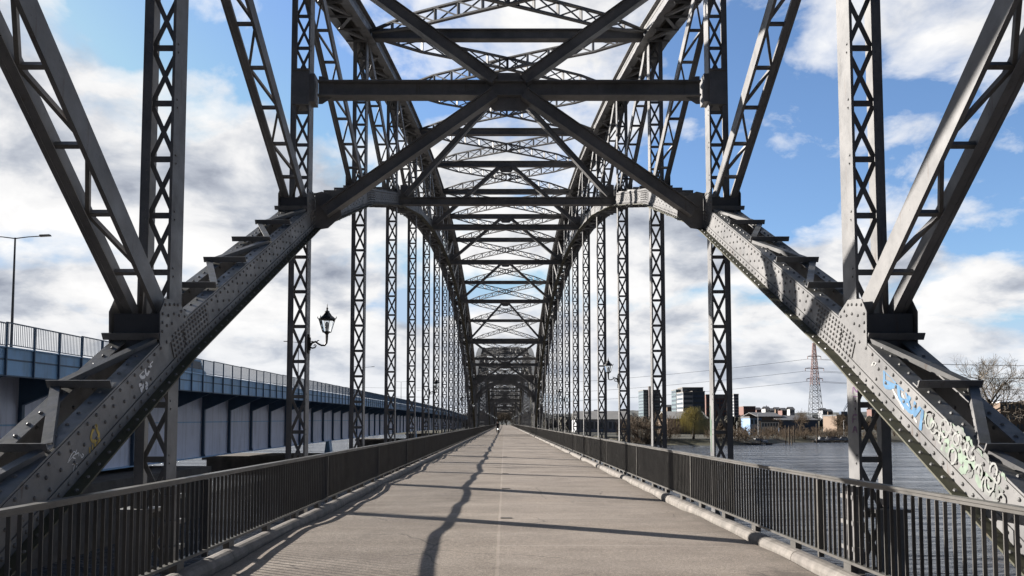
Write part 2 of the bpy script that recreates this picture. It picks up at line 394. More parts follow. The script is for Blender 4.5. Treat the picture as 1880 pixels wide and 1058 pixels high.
def laced_post(s, y, z0, z1, D, batten=None):
    mb = MB(); t = .014
    for X, dirn, fl in ((XI, 1, .034), (XO, 1, .032)):
        x0 = s * X; x1 = s * (X + dirn * t); mb.box(x0, x1, y - D / 2, y + D / 2, z0, z1)
        for yy in (-D / 2, D / 2 - t): mb.box(s * (X + dirn * t), s * (X + dirn * fl), y + yy, y + yy + t, z0, z1)
    mb.box(s * (XO - .085), s * (XO - .001), y - D / 2 - .013, y - D / 2 - .001, z0, z1)
    nc = max(1, round((z1 - z0) / .69)); ch = (z1 - z0) / nc; a, b = s * (XI + .012), s * (XO - .06)
    for fy in (-D * .30,):
        for i in range(nc + 1):
            z = z0 + i * ch; mb.beam((a, y + fy, z), (b, y + fy, z), .014, .07, (0, 1, 0))
            if i < nc:
                mb.beam((a, y + fy * 1.0, z + .03), (b, y + fy, z + ch - .03), .012, .055, (0, 1, 0))
                q = fy + (.013 if fy < 0 else -.013)
                mb.beam((b, y + q, z + .03), (a, y + q, z + ch - .03), .011, .055, (0, 1, 0))
    if batten:
        for bz0, bz1 in batten:
            mb.box(s * (XI + .002), s * (XO - .002), y - D / 2 - .03, y - D / 2 - .002, bz0, bz1)
            for zz in (bz0, bz1): mb.box(s * (XI + .01), s * (XO - .01), y - D / 2 - .06, y + D / 2, zz - .02, zz + .02)
    return mb
for s in (-1, 1):
    for n in range(0, N + 1):
        z0 = B[n] + .1 if n not in (0, N) else -1.0
        bt = [(8.14, 8.84)] if n in (2, N - 2) else None
        m_ = laced_post(s, yn[n], z0, T[n] - .1, .345, bt)
        if n == 1:
            for k in range(60):
                zz = z0 + .7 + k * .12
                if zz < T[n] - .3: m_.rivet((s * (XO - .045), yn[n] - .186, zz), (0, -1, 0), .009)
        m_.build('post', M_STEEL, span)
    for n in range(1, N):
        m_ = laced_post(s, yn[n], -1.3, B[n] - .15, .28)
        if n == 1:
            m_.box(s * 3.98, s * 4.05, yn[n] - .13, yn[n] + .10, -.25, .95)
            m_.box(s * (XI + .16), s * (XO + .14), yn[n] - .22, yn[n] - .16, -.15, .66); m_.box(s * (XI + .12), s * (XO + .18), yn[n] - .25, yn[n] + .1, .66, .70)
            for zz in (-.1, .2, .5, .8): m_.box(s * 3.955, s * 4.06, yn[n] - .2, yn[n] + .2, zz, zz + .05)
        m_.build('hanger', M_STEEL, span)

def diagonal(s, yb, zb, yt, zt):
    mb = MB(); a = V((0, yb, zb)); b = V((0, yt, zt)); d = (b - a); L = d.length; d.normalize()
    nrm = V((0, -d.z, d.y)); D = .26; t = .014
    a = a + d * .25; b = b - d * .15; L = (b - a).length
    for X, dirn, fo in ((XI - .002, 1, .02), (XO + .002, 1, .03)):
        o = V((s * X, 0, 0)); mb.beam(a + o, b + o, t, D, (1, 0, 0))
        for q in (-1, 1): mb.beam(a + V((s * (X + fo + .005), 0, 0)) + nrm * q * (D / 2 - .008), b + V((s * (X + fo + .005), 0, 0)) + nrm * q * (D / 2 - .008), fo * 1.6, t, (1, 0, 0))
    mb.beam(a + V((s * (XO - .042), 0, 0)) + nrm * (D / 2 + .006), b + V((s * (XO - .042), 0, 0)) + nrm * (D / 2 + .006), .085, .012, (1, 0, 0))
    nc = max(2, round(L / .80))
    for i in range(nc + 1):
        p = a + d * (L * i / nc); mb.beam(p + V((s * (XI + .01), 0, 0)), p + V((s * (XO - .01), 0, 0)), .06, .045, nrm)
        if i < nc:
            q = a + d * (L * (i + 1) / nc); x0, x1 = (XI + .02, XO - .02) if i % 2 else (XO - .02, XI + .02)
            mb.beam(p + V((s * x0, 0, 0)), q + V((s * x1, 0, 0)), .055, .04, nrm)
    return mb
for s in (-1, 1):
    for n in range(1, 9): diagonal(s, yn[n], B[n], yn[n - 1], T[n - 1]).build('diagonal', M_STEEL, span)
    for n in range(8, N): diagonal(s, yn[n], B[n], yn[n + 1], T[n + 1]).build('diagonal', M_STEEL, span)

WI, WO = 3.95, 4.50          # inner and outer web of the chords
def chord(s, Z, dep, lower, rivet_to):
    mb = MB(); pts = [(yn[i], Z[i]) for i in range(N + 1)]; h = dep / 2; t = .018
    if lower: pts = [(-2.6, Z[0] - 1.6)] + pts + [(yn[N] + 2.6, Z[N] - 1.6)]
    mb.sweep(pts, s * WI, s * (WI + t), -h, h); mb.sweep(pts, s * WO, s * (WO - t), -h, h)
    fw = .16
    mb.sweep(pts, s * (WI - .004), s * (WI + fw), h, h + t); mb.sweep(pts, s * (WO + .004), s * (WO - fw), h, h + t)
    mb.m = 1; mb.sweep(pts, s * (WI - .14), s * (WI + .10), -h - t, -h); mb.m = 0; mb.sweep(pts, s * (WO + .13), s * (WO - .10), -h - t, -h)
    mb.sweep(pts, s * (WI - .014), s * WI, -h, -h + .10); mb.sweep(pts, s * (WI - .010), s * WI, h - .09, h - .004)
    if not lower:
        mb.sweep(pts, s * (WI - .12), s * (WO + .12), h + t + .002, h + t + .018)   # cover plate on the upper chord
    # ties and zigzag lacing
    for i in range(len(pts) - 1):
        a, b = V((0, *pts[i])), V((0, *pts[i + 1])); L = (b - a).length; d = (b - a).normalized(); nr = V((0, -d.z, d.y))
        offs_ = [.47, 1.62, 2.78, 3.95, 5.12] if L > 5 else [.5, 1.6]
        if lower and i == 1: offs_ = [.47, 1.49, 2.52, 3.55, 4.6, 5.6]
        offs_ = [1 - q_ / 6.31 if L > 5 else 1 - q_ / 2.6 for q_ in offs_]; nc = len(offs_)
        for k in range(nc):
            p = a + d * (L * offs_[k])
            sides_ = ((1, h + t + .03), (-1, -h - t - .025)) if lower else ((-1, -h - t - .025),)
            for sg, off in sides_:
                hb = .075 if sg > 0 else .05
                q = p + nr * off
                mb.beam(q + V((s * (WI + .0), 0, 0)), q + V((s * (WO + .08), 0, 0)), .10, .014, d)
                mb.beam(q + V((s * (WI + .0), 0, 0)) - d * .045 + nr * hb / 2 * sg, q + V((s * (WO + .08), 0, 0)) - d * .045 + nr * hb / 2 * sg, .014, hb, d)
                if k < nc - 1:
                    q2 = q - d * (L * (offs_[k] - offs_[k + 1])); x0, x1 = (WO, WI + .06) if k % 2 else (WI + .06, WO)
                    e0 = q + V((s * x0, 0, 0)) + nr * .012 * sg - d * .05; e1 = q2 + V((s * x1, 0, 0)) + nr * .012 * sg + d * .05
                    mb.beam(e0, e1, .09, .012, (1, 0, 0)); sd_ = V((1, 0, 0)); mb.beam(e0, e1, .012, .06, (1, 0, 0), (-.04 * s, .03 * sg))
    # rivets
    for i in range(len(pts) - 1):
        if pts[i][0] > rivet_to: continue
        a, b = V((0, *pts[i])), V((0, *pts[i + 1])); L = (b - a).length; d = (b - a).normalized(); nr = V((0, -d.z, d.y))
        q = .05
        while q < L:
            c = a + d * q; near = q < .85 or L - q < .32
            st = .09 if near else .17
            mb.rivet(c - nr * (h - .05) + V((s * (WI - .014), 0, 0)), (-s, 0, 0)); 
            mb.rivet(c + nr * (h - .045) + V((s * (WI - .010), 0, 0)), (-s, 0, 0))
            if near:
                for rr in (-.085, -.02, .045, .105): mb.rivet(c + nr * rr + V((s * (WI - .012), 0, 0)), (-s, 0, 0))
            q += st
        if L > 5:
            for u0, u1 in ((.04, .86), (L - .34, L - .02)): mb.beam(a + d * u0 + nr * .01 + V((s * (WI - .006), 0, 0)), a + d * u1 + nr * .01 + V((s * (WI - .006), 0, 0)), .012, 2 * h - .20, (1, 0, 0))
        q = .2; k = 0
        while q < L - .2:
            c = a + d * q
            mb.rivet(c + nr * (h + t) + V((s * (WI + .10), 0, 0)), nr); mb.rivet(c + nr * (h + t) + V((s * (WO - .10), 0, 0)), nr)
            mb.rivet(c - nr * h + V((s * (WI - .085), 0, 0)), nr)
            if .9 < q < L - .9:
                for ro in ((.07, -.05) if k % 2 else (.01,)): mb.rivet(c + nr * ro + V((s * WI, 0, 0)), (-s, 0, 0))
                mb.rivet(c + nr * (.07 if k % 2 else -.06) + V((s * (WO - t), 0, 0)), (-s, 0, 0))
            q += .21; k += 1
    return mb
lower_chords = {}
for s in (-1, 1):
    lower_chords[s] = chord(s, B, .41, True, P * 4.5).build('lower_chord', [M_STEEL, M_MOSSY], span)
    chord(s, T, .46, False, -99).build('upper_chord', [M_STEEL, M_STEEL], span)
# gusset plates and diaphragms at the joints
for s in (-1, 1):
    for n in range(1, N):
        z = B[n]; sg = -1 if n <= 8 else 1; y = yn[n]
        def slope(a): 
            return (B[n + a] - B[n]) / (P)
        mb = MB(); sl = (B[n] - B[n - 1]) / P; sr = (B[n + 1] - B[n]) / P
        out = [(-.64, -.64 * sl + .16), (-.66, -.64 * sl + .60), (-.54, .40), (-.20, .44), (.06, .31), (.06, .06 * sr + .12)] if sg < 0 else [(-.06, -.06 * sl + .12), (-.06, .31), (.20, .44), (.54, .40), (.66, .64 * sr + .60), (.64, .64 * sr + .16)]
        mb.prism([(s * (WI - .012), y + a, z + b) for a, b in out], (s * .011, 0, 0))
        mo = MB(); mo.prism([(s * (WO - .0), y + a, z + b) for a, b in out], (s * .011, 0, 0)); mo.build('gusset_plate', M_STEEL, span)
        if n < 5:
            for a, b in ((-.60, .02), (-.60, .12), (-.60, .22), (-.54, .33), (-.42, .35), (-.30, .37), (-.20, .38), (-.10, .32), (0, .27), (-.45, .22), (-.30, .26), (-.16, .26), (-.48, .1), (-.35, .14)):
                mb.rivet((s * (WI - .012), y + a, z + b), (-s, 0, 0), .02)
        mb.build('gusset_plate', M_STEEL, span)
        mb = MB(); mb.box(s * (WI + .02), s * (WO - .02), y - .60 * -sg - .01, y - .60 * -sg + .01, z - .30, z + (.22 if sg < 0 else .1)); mb.build('diaphragm', M_DARK, span)  # dark colour stands in for the shade inside the hollow chord

# top struts at every joint, bottom struts at every second, sway frames
def strut(z, y, w, h, half=3.93, splices=False):
    mb = MB(); mb.ibeam((-half, y, z), (half, y, z), w, h, (0, 1, 0), .03, .022)
    if splices:
        for x in (-3.45, -.85, .85, 3.45):
            mb.box(x - .17, x + .17, y - .022, y - .011, z - .06, z + .06)
            for k in range(4): mb.rivet((x - .12 + k * .08, y - .022, z), (0, -1, 0), .012)
        for s in (-1, 1):
            mb.prism([(s * 3.90, y - .03, z + .28), (s * 3.82, y - .03, z + .28), (s * 3.6, y - .03, z + .15), (s * 3.6, y - .03, z - .15), (s * 3.82, y - .03, z - .30), (s * 3.90, y - .03, z - .30)], (0, -.012, 0))
            mb.box(s * 3.95, s * 4.05, y - .17, y + .15, z - .30, z + .28)
    return mb
for n in range(0, N + 1):
    strut(T[n] - .02, yn[n], .24, .30, 3.93).build('top_strut', M_STEEL, span)
for n in range(4, N - 3, 2):
    strut(B[n] - .08, yn[n], .24, .28, 3.94).build('bottom_strut', M_STEEL, span)
def braces(n, zc, zb, xb, zt=None, wd=.16):
    y = yn[n] - .02
    for s in (-1, 1):
        mb = MB(); p0 = (s * .30, y - .10, zc - .14); p1 = (s * xb, y - .10, zb)
        mb.beam(p0, p1, .14, wd, (0, 1, 0)); mb.beam(p0, p1, .26, .016, (0, 1, 0), (0, wd / 2 + .009)); mb.beam(p0, p1, .26, .016, (0, 1, 0), (0, -wd / 2 - .009))
        for k in range(4):
            for u in (.02, .965):
                q = V(p0).lerp(V(p1), u + .012 * k); mb.rivet(q + V((0, -.07, .03 * (k % 2))), (0, -1, 0), .014)
        mb.build('sway_brace', M_STEEL, span)
        # plate on the lower chord that takes the brace
        mb = MB(); mb.prism([(s * 3.93, y - .03, zb + .42), (s * 3.80, y - .03, zb + .45), (s * (xb - .28), y - .03, zb + .28), (s * (xb - .32), y - .03, zb - .05), (s * (xb - .05), y - .03, zb - .30), (s * 3.93, y - .03, zb - .34)], (0, .02, 0))
        mb.build('brace_plate', M_STEEL, span)
        if zt:
            mb = MB(); p0 = (s * .30, y - .10, zc + .14); p1 = (s * 3.75, y - .10, zt)
            mb.beam(p0, p1, .14, wd, (0, 1, 0)); mb.beam(p0, p1, .26, .016, (0, 1, 0), (0, wd / 2 + .009)); mb.beam(p0, p1, .26, .016, (0, 1, 0), (0, -wd / 2 - .009))
            for k in range(4):
                q = V(p0).lerp(V(p1), .02 + .012 * k); mb.rivet(q + V((0, -.07, .03 * (k % 2))), (0, -1, 0), .014)
            mb.build('sway_brace', M_STEEL, span)
    mb = MB(); a = .50 if zt else .42; hh = .34 if zt else .05
    mb.prism([(-a, y - .03, zc + hh), (a, y - .03, zc + hh), (a, y - .03, zc - .26), (a * .62, y - .03, zc - .46), (-a * .62, y - .03, zc - .46), (-a, y - .03, zc - .26)], (0, .016, 0))
    mb.build('centre_plate', M_STEEL, span)
for n in (2, N - 2):
    strut(8.50, yn[n], .30, .32, 3.90, True).build('sway_strut', M_STEEL, span)
    braces(n, 8.51, B[n] + .05, 3.72, T[n] - .25, .20)
for n in range(4, N - 3, 2): braces(n, T[n] - .02, B[n] + .1, 3.72, None, .15)

# lattice wind bracing between the upper chords
def lattice(p0, p1):
    mb = MB(); p0, p1 = V(p0), V(p1); d = p1 - p0; up = V((0, 0, 1)); side = d.cross(up).normalized(); nc = 12
    def h(t): return .05 + .33 * min(1, min(t, 1 - t) / .16)
    mb.prev = None; q = [(p0.lerp(p1, i / nc) + up * h(i / nc) / 2 + up * .06 * (1 - (2 * i / nc - 1) ** 2), p0.lerp(p1, i / nc) - up * h(i / nc) / 2 + up * .06 * (1 - (2 * i / nc - 1) ** 2)) for i in range(nc + 1)]
    for i in range(nc):
        mb.beam(q[i][0], q[i + 1][0], .11, .045, side); mb.beam(q[i][1], q[i + 1][1], .11, .045, side)
        if i >= 1:
            mb.beam(q[i][0], q[i][1], .09, .035, side)
        if 1 <= i < nc - 1:
            mb.beam(q[i][0], q[i + 1][1], .02, .04, side, (.04, 0)); mb.beam(q[i][1], q[i + 1][0], .02, .04, side, (-.04, 0))
    m = p0.lerp(p1, .5) + up * .06
    mb.box(m.x - .28, m.x - .24, m.y - .09, m.y + .09, m.z - .19, m.z + .19); mb.box(m.x + .24, m.x + .28, m.y - .09, m.y + .09, m.z - .19, m.z + .19)
    return mb
for n in range(0, N):
    for s in (-1, 1):
        lattice((s * 3.9, yn[n] + .15, T[n] + .02 + .0 * s), (-s * 3.9, yn[n + 1] - .15, T[n + 1] + .02 + .0 * s)).build('wind_brace', M_STEEL, span)
# cross beams under the deck
for n in range(0, N + 1):
    mb = MB(); mb.ibeam((-4.5, yn[n], -.95), (4.5, yn[n], -.95), .3, .7, (0, 1, 0)); mb.build('cross_beam', M_DARK, span)
# portals with an arched brace
def portal(n):
    y = yn[n]; mb = MB(); K = 20
    def arc(u, rx, z0, rz): a = math.pi * u; return (-rx * math.cos(a), z0 + rz * math.sin(a))
    for k in range(K):
        a0, a1 = arc(k / K, 3.9, 4.3, 2.7), arc((k + 1) / K, 3.9, 4.3, 2.7)
        mb.beam((a0[0], y, a0[1]), (a1[0], y, a1[1]), .30, .02, (0, 1, 0))
        mb.beam((a0[0], y, a0[1] + .17), (a1[0], y, a1[1] + .17), .03, .34, (0, 1, 0))
        if k % 2 == 0 and abs(a0[0]) > 1.2: mb.beam((a0[0], y, a0[1] + .3), (a0[0], y, 7.7), .05, .06, (0, 1, 0))
        if k % 2 == 0 and abs(a0[0]) > 1.5 and abs(a1[0]) < 3.4: mb.beam((a0[0], y, a0[1] + .4), (a0[0] + (.8 if a0[0] < 0 else -.8), y, 7.7), .05, .05, (0, 1, 0))
    mb.box(-3.9, 3.9, y - .16, y + .16, 7.30, 7.34); mb.box(-3.9, 3.9, y - .01, y + .01, 7.34, 7.8)
    mb.build('portal_arch', M_STEEL, span)
    for s in (-1, 1):
        mb = MB(); mb.box(s * 3.93, s * 4.58, y - .30, y - .28, -1.6, 7.7); mb.box(s * 3.92, s * 3.94, y - .30, y + .30, -1.6, 7.7)
        for k in range(8): mb.box(s * 3.9, s * 4.6, y - .32, y - .30, k * 1.0 - .02, k * 1.0 + .05)
        mb.build('portal_leg', M_STEEL, span)
portal(0); portal(N)

# ---- graffiti on the near chords, painted lines lying on the plates
def gmat(name, c): return mat(name, tuple(x * .7 for x in c), .6, var=.35, vscale=9)
G = dict(white=gmat('white_spray', (.62, .62, .60)), yellow=gmat('yellow_spray', (.95, .68, .16)), blue=gmat('blue_spray', (.12, .30, .52)),
         mint=gmat('mint_spray', (.36, .46, .36)), grey=gmat('silver_spray', (.32, .33, .315)), loud=mat('bright_white_spray', (.92, .92, .92), .7), pale=gmat('pale_spray', (.44, .45, .43)), purple=gmat('purple_spray', (.20, .07, .22)), green=gmat('green_spray', (.14, .30, .17)))
def graffiti(strokes, s, wd, material, parent, X=None, off=.004, label=None):
    """strokes are polylines given as they read in the photograph, laid on the chord's web"""
    mb = MB(); X = s * (WI - .0) if X is None else X; xx = X - s * off
    for k, st in enumerate(strokes):
        if len(st) > 2:      # round the corners
            for _ in range(2):
                q = [st[0]]
                for i in range(len(st) - 1): (ax, ay), (bx, by) = st[i], st[i + 1]; q += [(ax * .78 + bx * .22, ay * .78 + by * .22), (ax * .22 + bx * .78, ay * .22 + by * .78)]
                st = q + [st[-1]]
        P3 = [on_side(px, py, X) for px, py in st]; P3 = [V((xx - s * .0004 * k, p.y - Y0, p.z)) for p in P3]
        base = len(mb.v); K = len(P3)
        for i in range(K):
            d = P3[min(i + 1, K - 1)] - P3[max(i - 1, 0)]
            if d.length < 1e-5: d = V((0, 0, 1))
            d.normalize(); wj = wd * (.5 + .08 * math.sin(i * 1.7 + k)) * (.6 if i in (0, K - 1) else 1); n_ = V((0, -d.z, d.y)) * wj
            mb.v += [tuple(P3[i] - n_), tuple(P3[i] + n_)]
        for i in range(K - 1): o_ = base + 2 * i; mb.f.append((o_, o_ + 2, o_ + 3, o_ + 1)); mb.mi.append(0)
    o = mb.build('graffiti', material, parent)
    if label: o['label'] = label
    return o
L_, R_ = lower_chords[-1], lower_chords[1]
graffiti([[(263, 680), (258, 683), (256, 691), (262, 694), (266, 690)], [(266, 677), (267, 688), (272, 687), (273, 672)], [(276, 665), (273, 684)], [(275, 667), (280, 664)], [(274, 674), (278, 672)],
          [(254, 708), (263, 704), (258, 720)], [(256, 714), (263, 711)], [(266, 702), (270, 706), (266, 712), (271, 716), (268, 728), (262, 732)]], -1, .036, G['loud'], L_, label='white sprayed letters and the number 73')
graffiti([[(177, 780), (168, 793), (166, 808), (173, 812), (183, 800), (177, 790), (177, 780)], [(173, 812), (176, 825), (183, 806)], [(164, 821), (164, 838)], [(169, 816), (169, 828)]], -1, .032, G['yellow'], L_, label='yellow sprayed scribble')
graffiti([[(125, 846), (134, 828), (140, 832), (131, 840), (138, 842)], [(140, 826), (137, 836), (144, 830), (144, 838)], [(147, 834), (149, 842), (153, 836), (150, 833)], [(123, 850), (133, 838)],
          [(131, 853), (141, 851)], [(136, 852), (133, 866)], [(140, 855), (139, 865), (145, 858), (143, 868)], [(147, 852), (147, 864), (152, 855)], [(150, 860), (158, 852), (155, 860), (160, 850)], [(138, 870), (145, 867)]], -1, .009, G['loud'], L_, label='thin white tags')
graffiti([[(1624, 680), (1624, 712), (1640, 710), (1652, 706), (1636, 690), (1626, 680)], [(1626, 700), (1660, 716)], [(1650, 705), (1652, 735), (1668, 738), (1674, 718)], [(1655, 736), (1678, 764), (1682, 725)],
          [(1678, 764), (1696, 742), (1694, 760), (1690, 790)], [(1664, 720), (1672, 750)]], 1, .050, G['blue'], R_, label='big blue sprayed tag')
graffiti([[(1638, 712), (1648, 732), (1660, 752)], [(1656, 722), (1668, 748), (1684, 776)], [(1600, 672), (1606, 664), (1604, 672), (1612, 662)]], 1, .030, G['white'], R_, off=.0025)
rg = random.Random(11); st = []
for k in range(60):
    u = k / 60; cx = 1706 + u * 140; cy = 772 + u * 132 + rg.uniform(-24, 24); r = rg.uniform(5, 13)
    a0 = rg.uniform(0, 6); st.append([(cx + r * .7 * math.cos(a0 + j * .8), cy + r * 1.4 * math.sin(a0 + j * .8)) for j in range(rg.randint(5, 9))])
graffiti(st[0::3], 1, .062, G['mint'], R_, off=.0012, label='pale green sprayed loops')
graffiti(st[1::3], 1, .020, G['pale'], R_, off=.010, label='white sprayed loops')
graffiti(st[2::3], 1, .046, G['grey'], R_, off=.0020, label='silver sprayed loops')
# vertical writing on the hanger at the right
hg = [o for o in span.children if o.name.startswith('hanger')][N - 1]
def letters(x, tops):
    S_ = []
    F = {'A': [[(0, 1), (.5, 0), (1, 1)], [(.2, .65), (.8, .65)]], 'N': [[(0, 1), (0, 0), (1, 1), (1, 0)]], 'T': [[(0, 0), (1, 0)], [(.5, 0), (.5, 1)]], 'I': [[(.5, 0), (.5, 1)]], 'F': [[(1, 0), (0, 0), (0, 1)], [(0, .5), (.8, .5)]]}
    for ch, y in tops:
        for l in F[ch]: S_.append([(x + 2 + a * 8, y + b * 15) for a, b in l])
    return S_
graffiti(letters(1564, [('A', 688), ('N', 708), ('T', 728), ('I', 746), ('F', 762), ('A', 780)]), 1, .018, G['purple'], hg, X=XI, off=.002, label='purple letters reading ANTIFA down the post')
hg2 = [o for o in span.children if o.name.startswith('hanger')][N]
graffiti([[(1304, 745), (1305, 800)], [(1306, 770), (1306, 830)]], 1, .05, G['green'], hg2, X=XI, off=.002, label='green sprayed patch')

# ---- the other spans and piers
PITCHY = 104.0
for k in range(1, 4):
    dup(span, (0, Y0 + PITCHY * k, 0), None, ['', 'second arch span, its portal arch standing just past the end of the near span', 'third arch span, seen through the second span\'s portal', 'fourth and farthest arch span, framing the round opening with trees'][k], skip=('graffiti',))
for k in range(1, 5):
    mb = MB(); y = Y0 - 1.5 + PITCHY * k; L = 7.5; pts = []
    for j in range(24):
        a = 2 * math.pi * j / 24; pts.append((max(-L, min(L, 0)) + (L if math.cos(a) > 0 else -L) * .8 + 2.6 * math.cos(a), y + 2.6 * math.sin(a), -9))
    root = thing('bridge_pier', 'dark masonry river pier under the ' + ['', 'joint of first and second arch spans', 'joint of second and third arch spans', 'joint of third and fourth arch spans', 'far end of the fourth arch span'][k], 'pier', (0, 0, 0), 0, 'river piers of the old bridge')
    mb.prism(pts, (0, 0, 6.2)); mb.build('shaft', M_PIER, root)
    mb = MB(); mb.box(-8.6, 8.6, y - 2.9, y + 2.9, -2.8, -2.3); mb.build('cap', M_CONC, root)
    mb = MB()
    for s in (-1, 1): mb.box(s * 3.8, s * 4.7, y - 1.8, y + 1.8, -2.3, -1.5)
    mb.build('bearing', M_DARK, root)

# ------------------------------------------------------------------ railings
def rail_panel_mesh(s, detail=True):
    mb = MB(); x = s * 3.64; rnd = random.Random(2)
    # handrail: broad cap over a narrower strip
    mb.sweep([(0, 1.07), (P - .004, 1.07)], x - .045, x + .045, 0, .022); mb.sweep([(0, 1.035), (P, 1.035)], x - .028, x + .028, .003, .0345)
    mb.sweep([(0, .205), (P, .205)], x - .035, x + .035, -.02, .01)
    nb = 48
    for i in range(1, nb):
        y = P * i / nb + rnd.uniform(-.004, .004); mb.box(x - .016, x + .016, y - .005, y + .005, .21, 1.03)
    mb.box(x - .032, x + .032, -.02, .02, .12, 1.03)
    for k in range(4): mb.box(s * 3.60, s * 3.68, P * (k + .5) / 4 - .09, P * (k + .5) / 4 + .09, .10, .184)
    return mb
for s in (-1, 1):
    root = thing('bridge_railing', 'dark steel bar railing along the ' + ('left edge of the roadway, beside the blue bridge' if s < 0 else 'right edge of the roadway, beside the open river'), 'railing', (0, Y0, 0), 0, 'railings of the old bridge')
    pm = rail_panel_mesh(s).build('railing_panel', M_RAIL, root, loc=(0, -P, 0))
    rr = random.Random(3 + s)
    for k in range(0, 66):
        for src in (pm,):
            c = src.copy(); COL.objects.link(c); c.parent = root; c.location = (rr.uniform(-.008, .008) if src is pm else 0, P * k, 0)

# ------------------------------------------------------------------ wall lanterns on the posts
def lantern(s, y, label, src=None):
    """arm reaches inward from the post at side s"""
    if src:
        r = dup(src, (s * XI, y, 3.25), 0 if s < 0 else math.pi, label); return r
    root = thing('bracket_lantern', label, 'lamp', (s * XI, y, 3.25), 0 if s < 0 else math.pi, 'old lanterns on the bridge posts')
    mb = MB(); mb.box(0, .03, -.05, .05, -.16, .22); mb.box(.028, .05, -.03, .03, -.10, .16)
    mb.tube([(.03, 0, -.02), (.08, 0, .05), (.15, 0, .075), (.21, 0, .03), (.27, 0, -.0), (.335, 0, .0), (.37, 0, .05), (.375, 0, .13), (.375, 0, .24)], [.028, .022, .02, .018, .018, .019, .022, .026, .03], 8)
    mb.tube([(.04, 0, -.04), (.09, 0, -.055), (.14, 0, -.045), (.165, 0, -.005), (.14, 0, .02), (.118, 0, .0), (.128, 0, -.016)], [.018, .016, .014, .012, .011, .010, .009], 6)
    mb.tube([(.17, 0, .07), (.20, 0, .10), (.225, 0, .10)], [.012, .01, .006], 5)
    mb.tube([(.03, -.02, -.3), (.03, -.02, -.16)], .012, 6); mb.build('bracket', M_IRON, root)
    c = (.375, 0, 0); mb = MB(); r0, r1, z0, z1 = .085, .165, .27, .53
    mb.lathe([(.03, .22), (.05, .25), (.09, .262), (.095, .275), (.085, .28)], c, 6)
    for j in range(6):
        a = j * math.pi / 3; ca, sa = math.cos(a), math.sin(a); a2 = a + math.pi / 3
        mb.tube([(.375 + r0 * ca, r0 * sa, z0), (.375 + r1 * ca, r1 * sa, z1)], .0075, 5)
        mb.tube([(.375 + r1 * ca, r1 * sa, z1), (.375 + r1 * math.cos(a2), r1 * math.sin(a2), z1)], .011, 5)
        mb.tube([(.375 + r1 * ca, r1 * sa, z1), (.375 + (r1 + .025) * ca, (r1 + .025) * sa, z1 + .03), (.375 + (r1 + .02) * ca, (r1 + .02) * sa, z1 + .06)], [.012, .01, .003], 4)
    mb.build('lantern_frame', M_IRON, root)
    mb = MB(); mb.lathe([(.172, .535), (.15, .56), (.10, .60), (.065, .65), (.05, .67), (.052, .69), (.03, .70), (.012, .72), (.022, .74), (.022, .755), (.008, .77), (.007, .82), (.001, .85)], c, 6); mb.build('lantern_roof', M_IRON, root)
    mb = MB()
    for j in range(6):
        a, b = j * math.pi / 3, (j + 1) * math.pi / 3; k = .97
        mb.poly([(.375 + k * r0 * math.cos(a), k * r0 * math.sin(a), z0 + .01), (.375 + k * r0 * math.cos(b), k * r0 * math.sin(b), z0 + .01), (.375 + k * r1 * math.cos(b), k * r1 * math.sin(b), z1 - .005), (.375 + k * r1 * math.cos(a), k * r1 * math.sin(a), z1 - .005)])
    mb.build('glass', M_GLASS, root)
    mb = MB(); mb.lathe([(.018, .28), (.02, .33), (.03, .36), (.035, .42), (.03, .46), (.01, .48)], c, 10); mb.build('bulb', M_WHITE, root, True)
    return root
lam = None; ordn = ['nearest', 'second', 'third', 'fourth', 'fifth', 'sixth', 'seventh', 'eighth', 'ninth', 'tenth', 'eleventh', 'twelfth', 'thirteenth', 'fourteenth', 'fifteenth', 'sixteenth']
cl = cr = 0
for k in range(4):
    for n in (2, 6, 10, 14):
        l = lantern(-1, Y0 + PITCHY * k + yn[n], ordn[cl] + ' six-sided iron lantern on the left row of posts, its arm reaching over the railing', lam); cl += 1
        lam = lam or l
    for n in (4, 8, 12):
        lantern(1, Y0 + PITCHY * k + yn[n], ordn[cr] + ' six-sided iron lantern on the right row of posts, its arm reaching over the railing', lam); cr += 1

# ------------------------------------------------------------------ blue road bridge on the left
BX, BW = -21.2, -24.2; BAY = 5.86
def crest(y): return .78 * (1 - ((min(y, 420) - 200) / 185) ** 2)
RB = thing('road_bridge', 'long blue girder road bridge with pale web panels running beside the arches', 'bridge')
yb = [-20 + BAY * i for i in range(0, 80)]
cl_ = [(y, crest(y)) for y in yb]
TOPR = 5.82   # rail top
def sw(name, x0, x1, z0, z1, m):
    mb = MB(); mb.sweep(cl_, x0, x1, z0, z1); return mb.build(name, m, RB)
sw('fascia_girder', BX, BX - .03, TOPR - 2.25, TOPR - 1.10, M_BLUE); sw('fascia_flange', BX + .08, BX - .30, TOPR - 1.10, TOPR - 1.05, M_BLUE); 
sw('fascia_lower_flange', BX + .06, BX - .25, TOPR - 2.30, TOPR - 2.25, M_BLUED); sw('fascia_rib', BX + .02, BX - .0, TOPR - 1.62, TOPR - 1.55, M_BLUED)
sw('deck_slab', BX - .3, -41, TOPR - 1.75, TOPR - 1.35, M_BLUED); sw('road_surface', BX - .3, -41, TOPR - 1.345, TOPR - 1.30, M_CONC)
sw('web_girder', BW, BW - .04, -1.33, TOPR - 1.76, M_LILAC); sw('girder_flange', BW + .35, BW - .45, -1.40, -1.33, M_BLUE); sw('web_rib', BW + .02, BW, 1.35, 1.43, M_BLUE); sw('web_rib', BW + .02, BW, .1, .14, M_LILAC)
sw('girder_bottom', BW - .45, -38, -1.36, -1.32, M_LILAC)
br0 = None
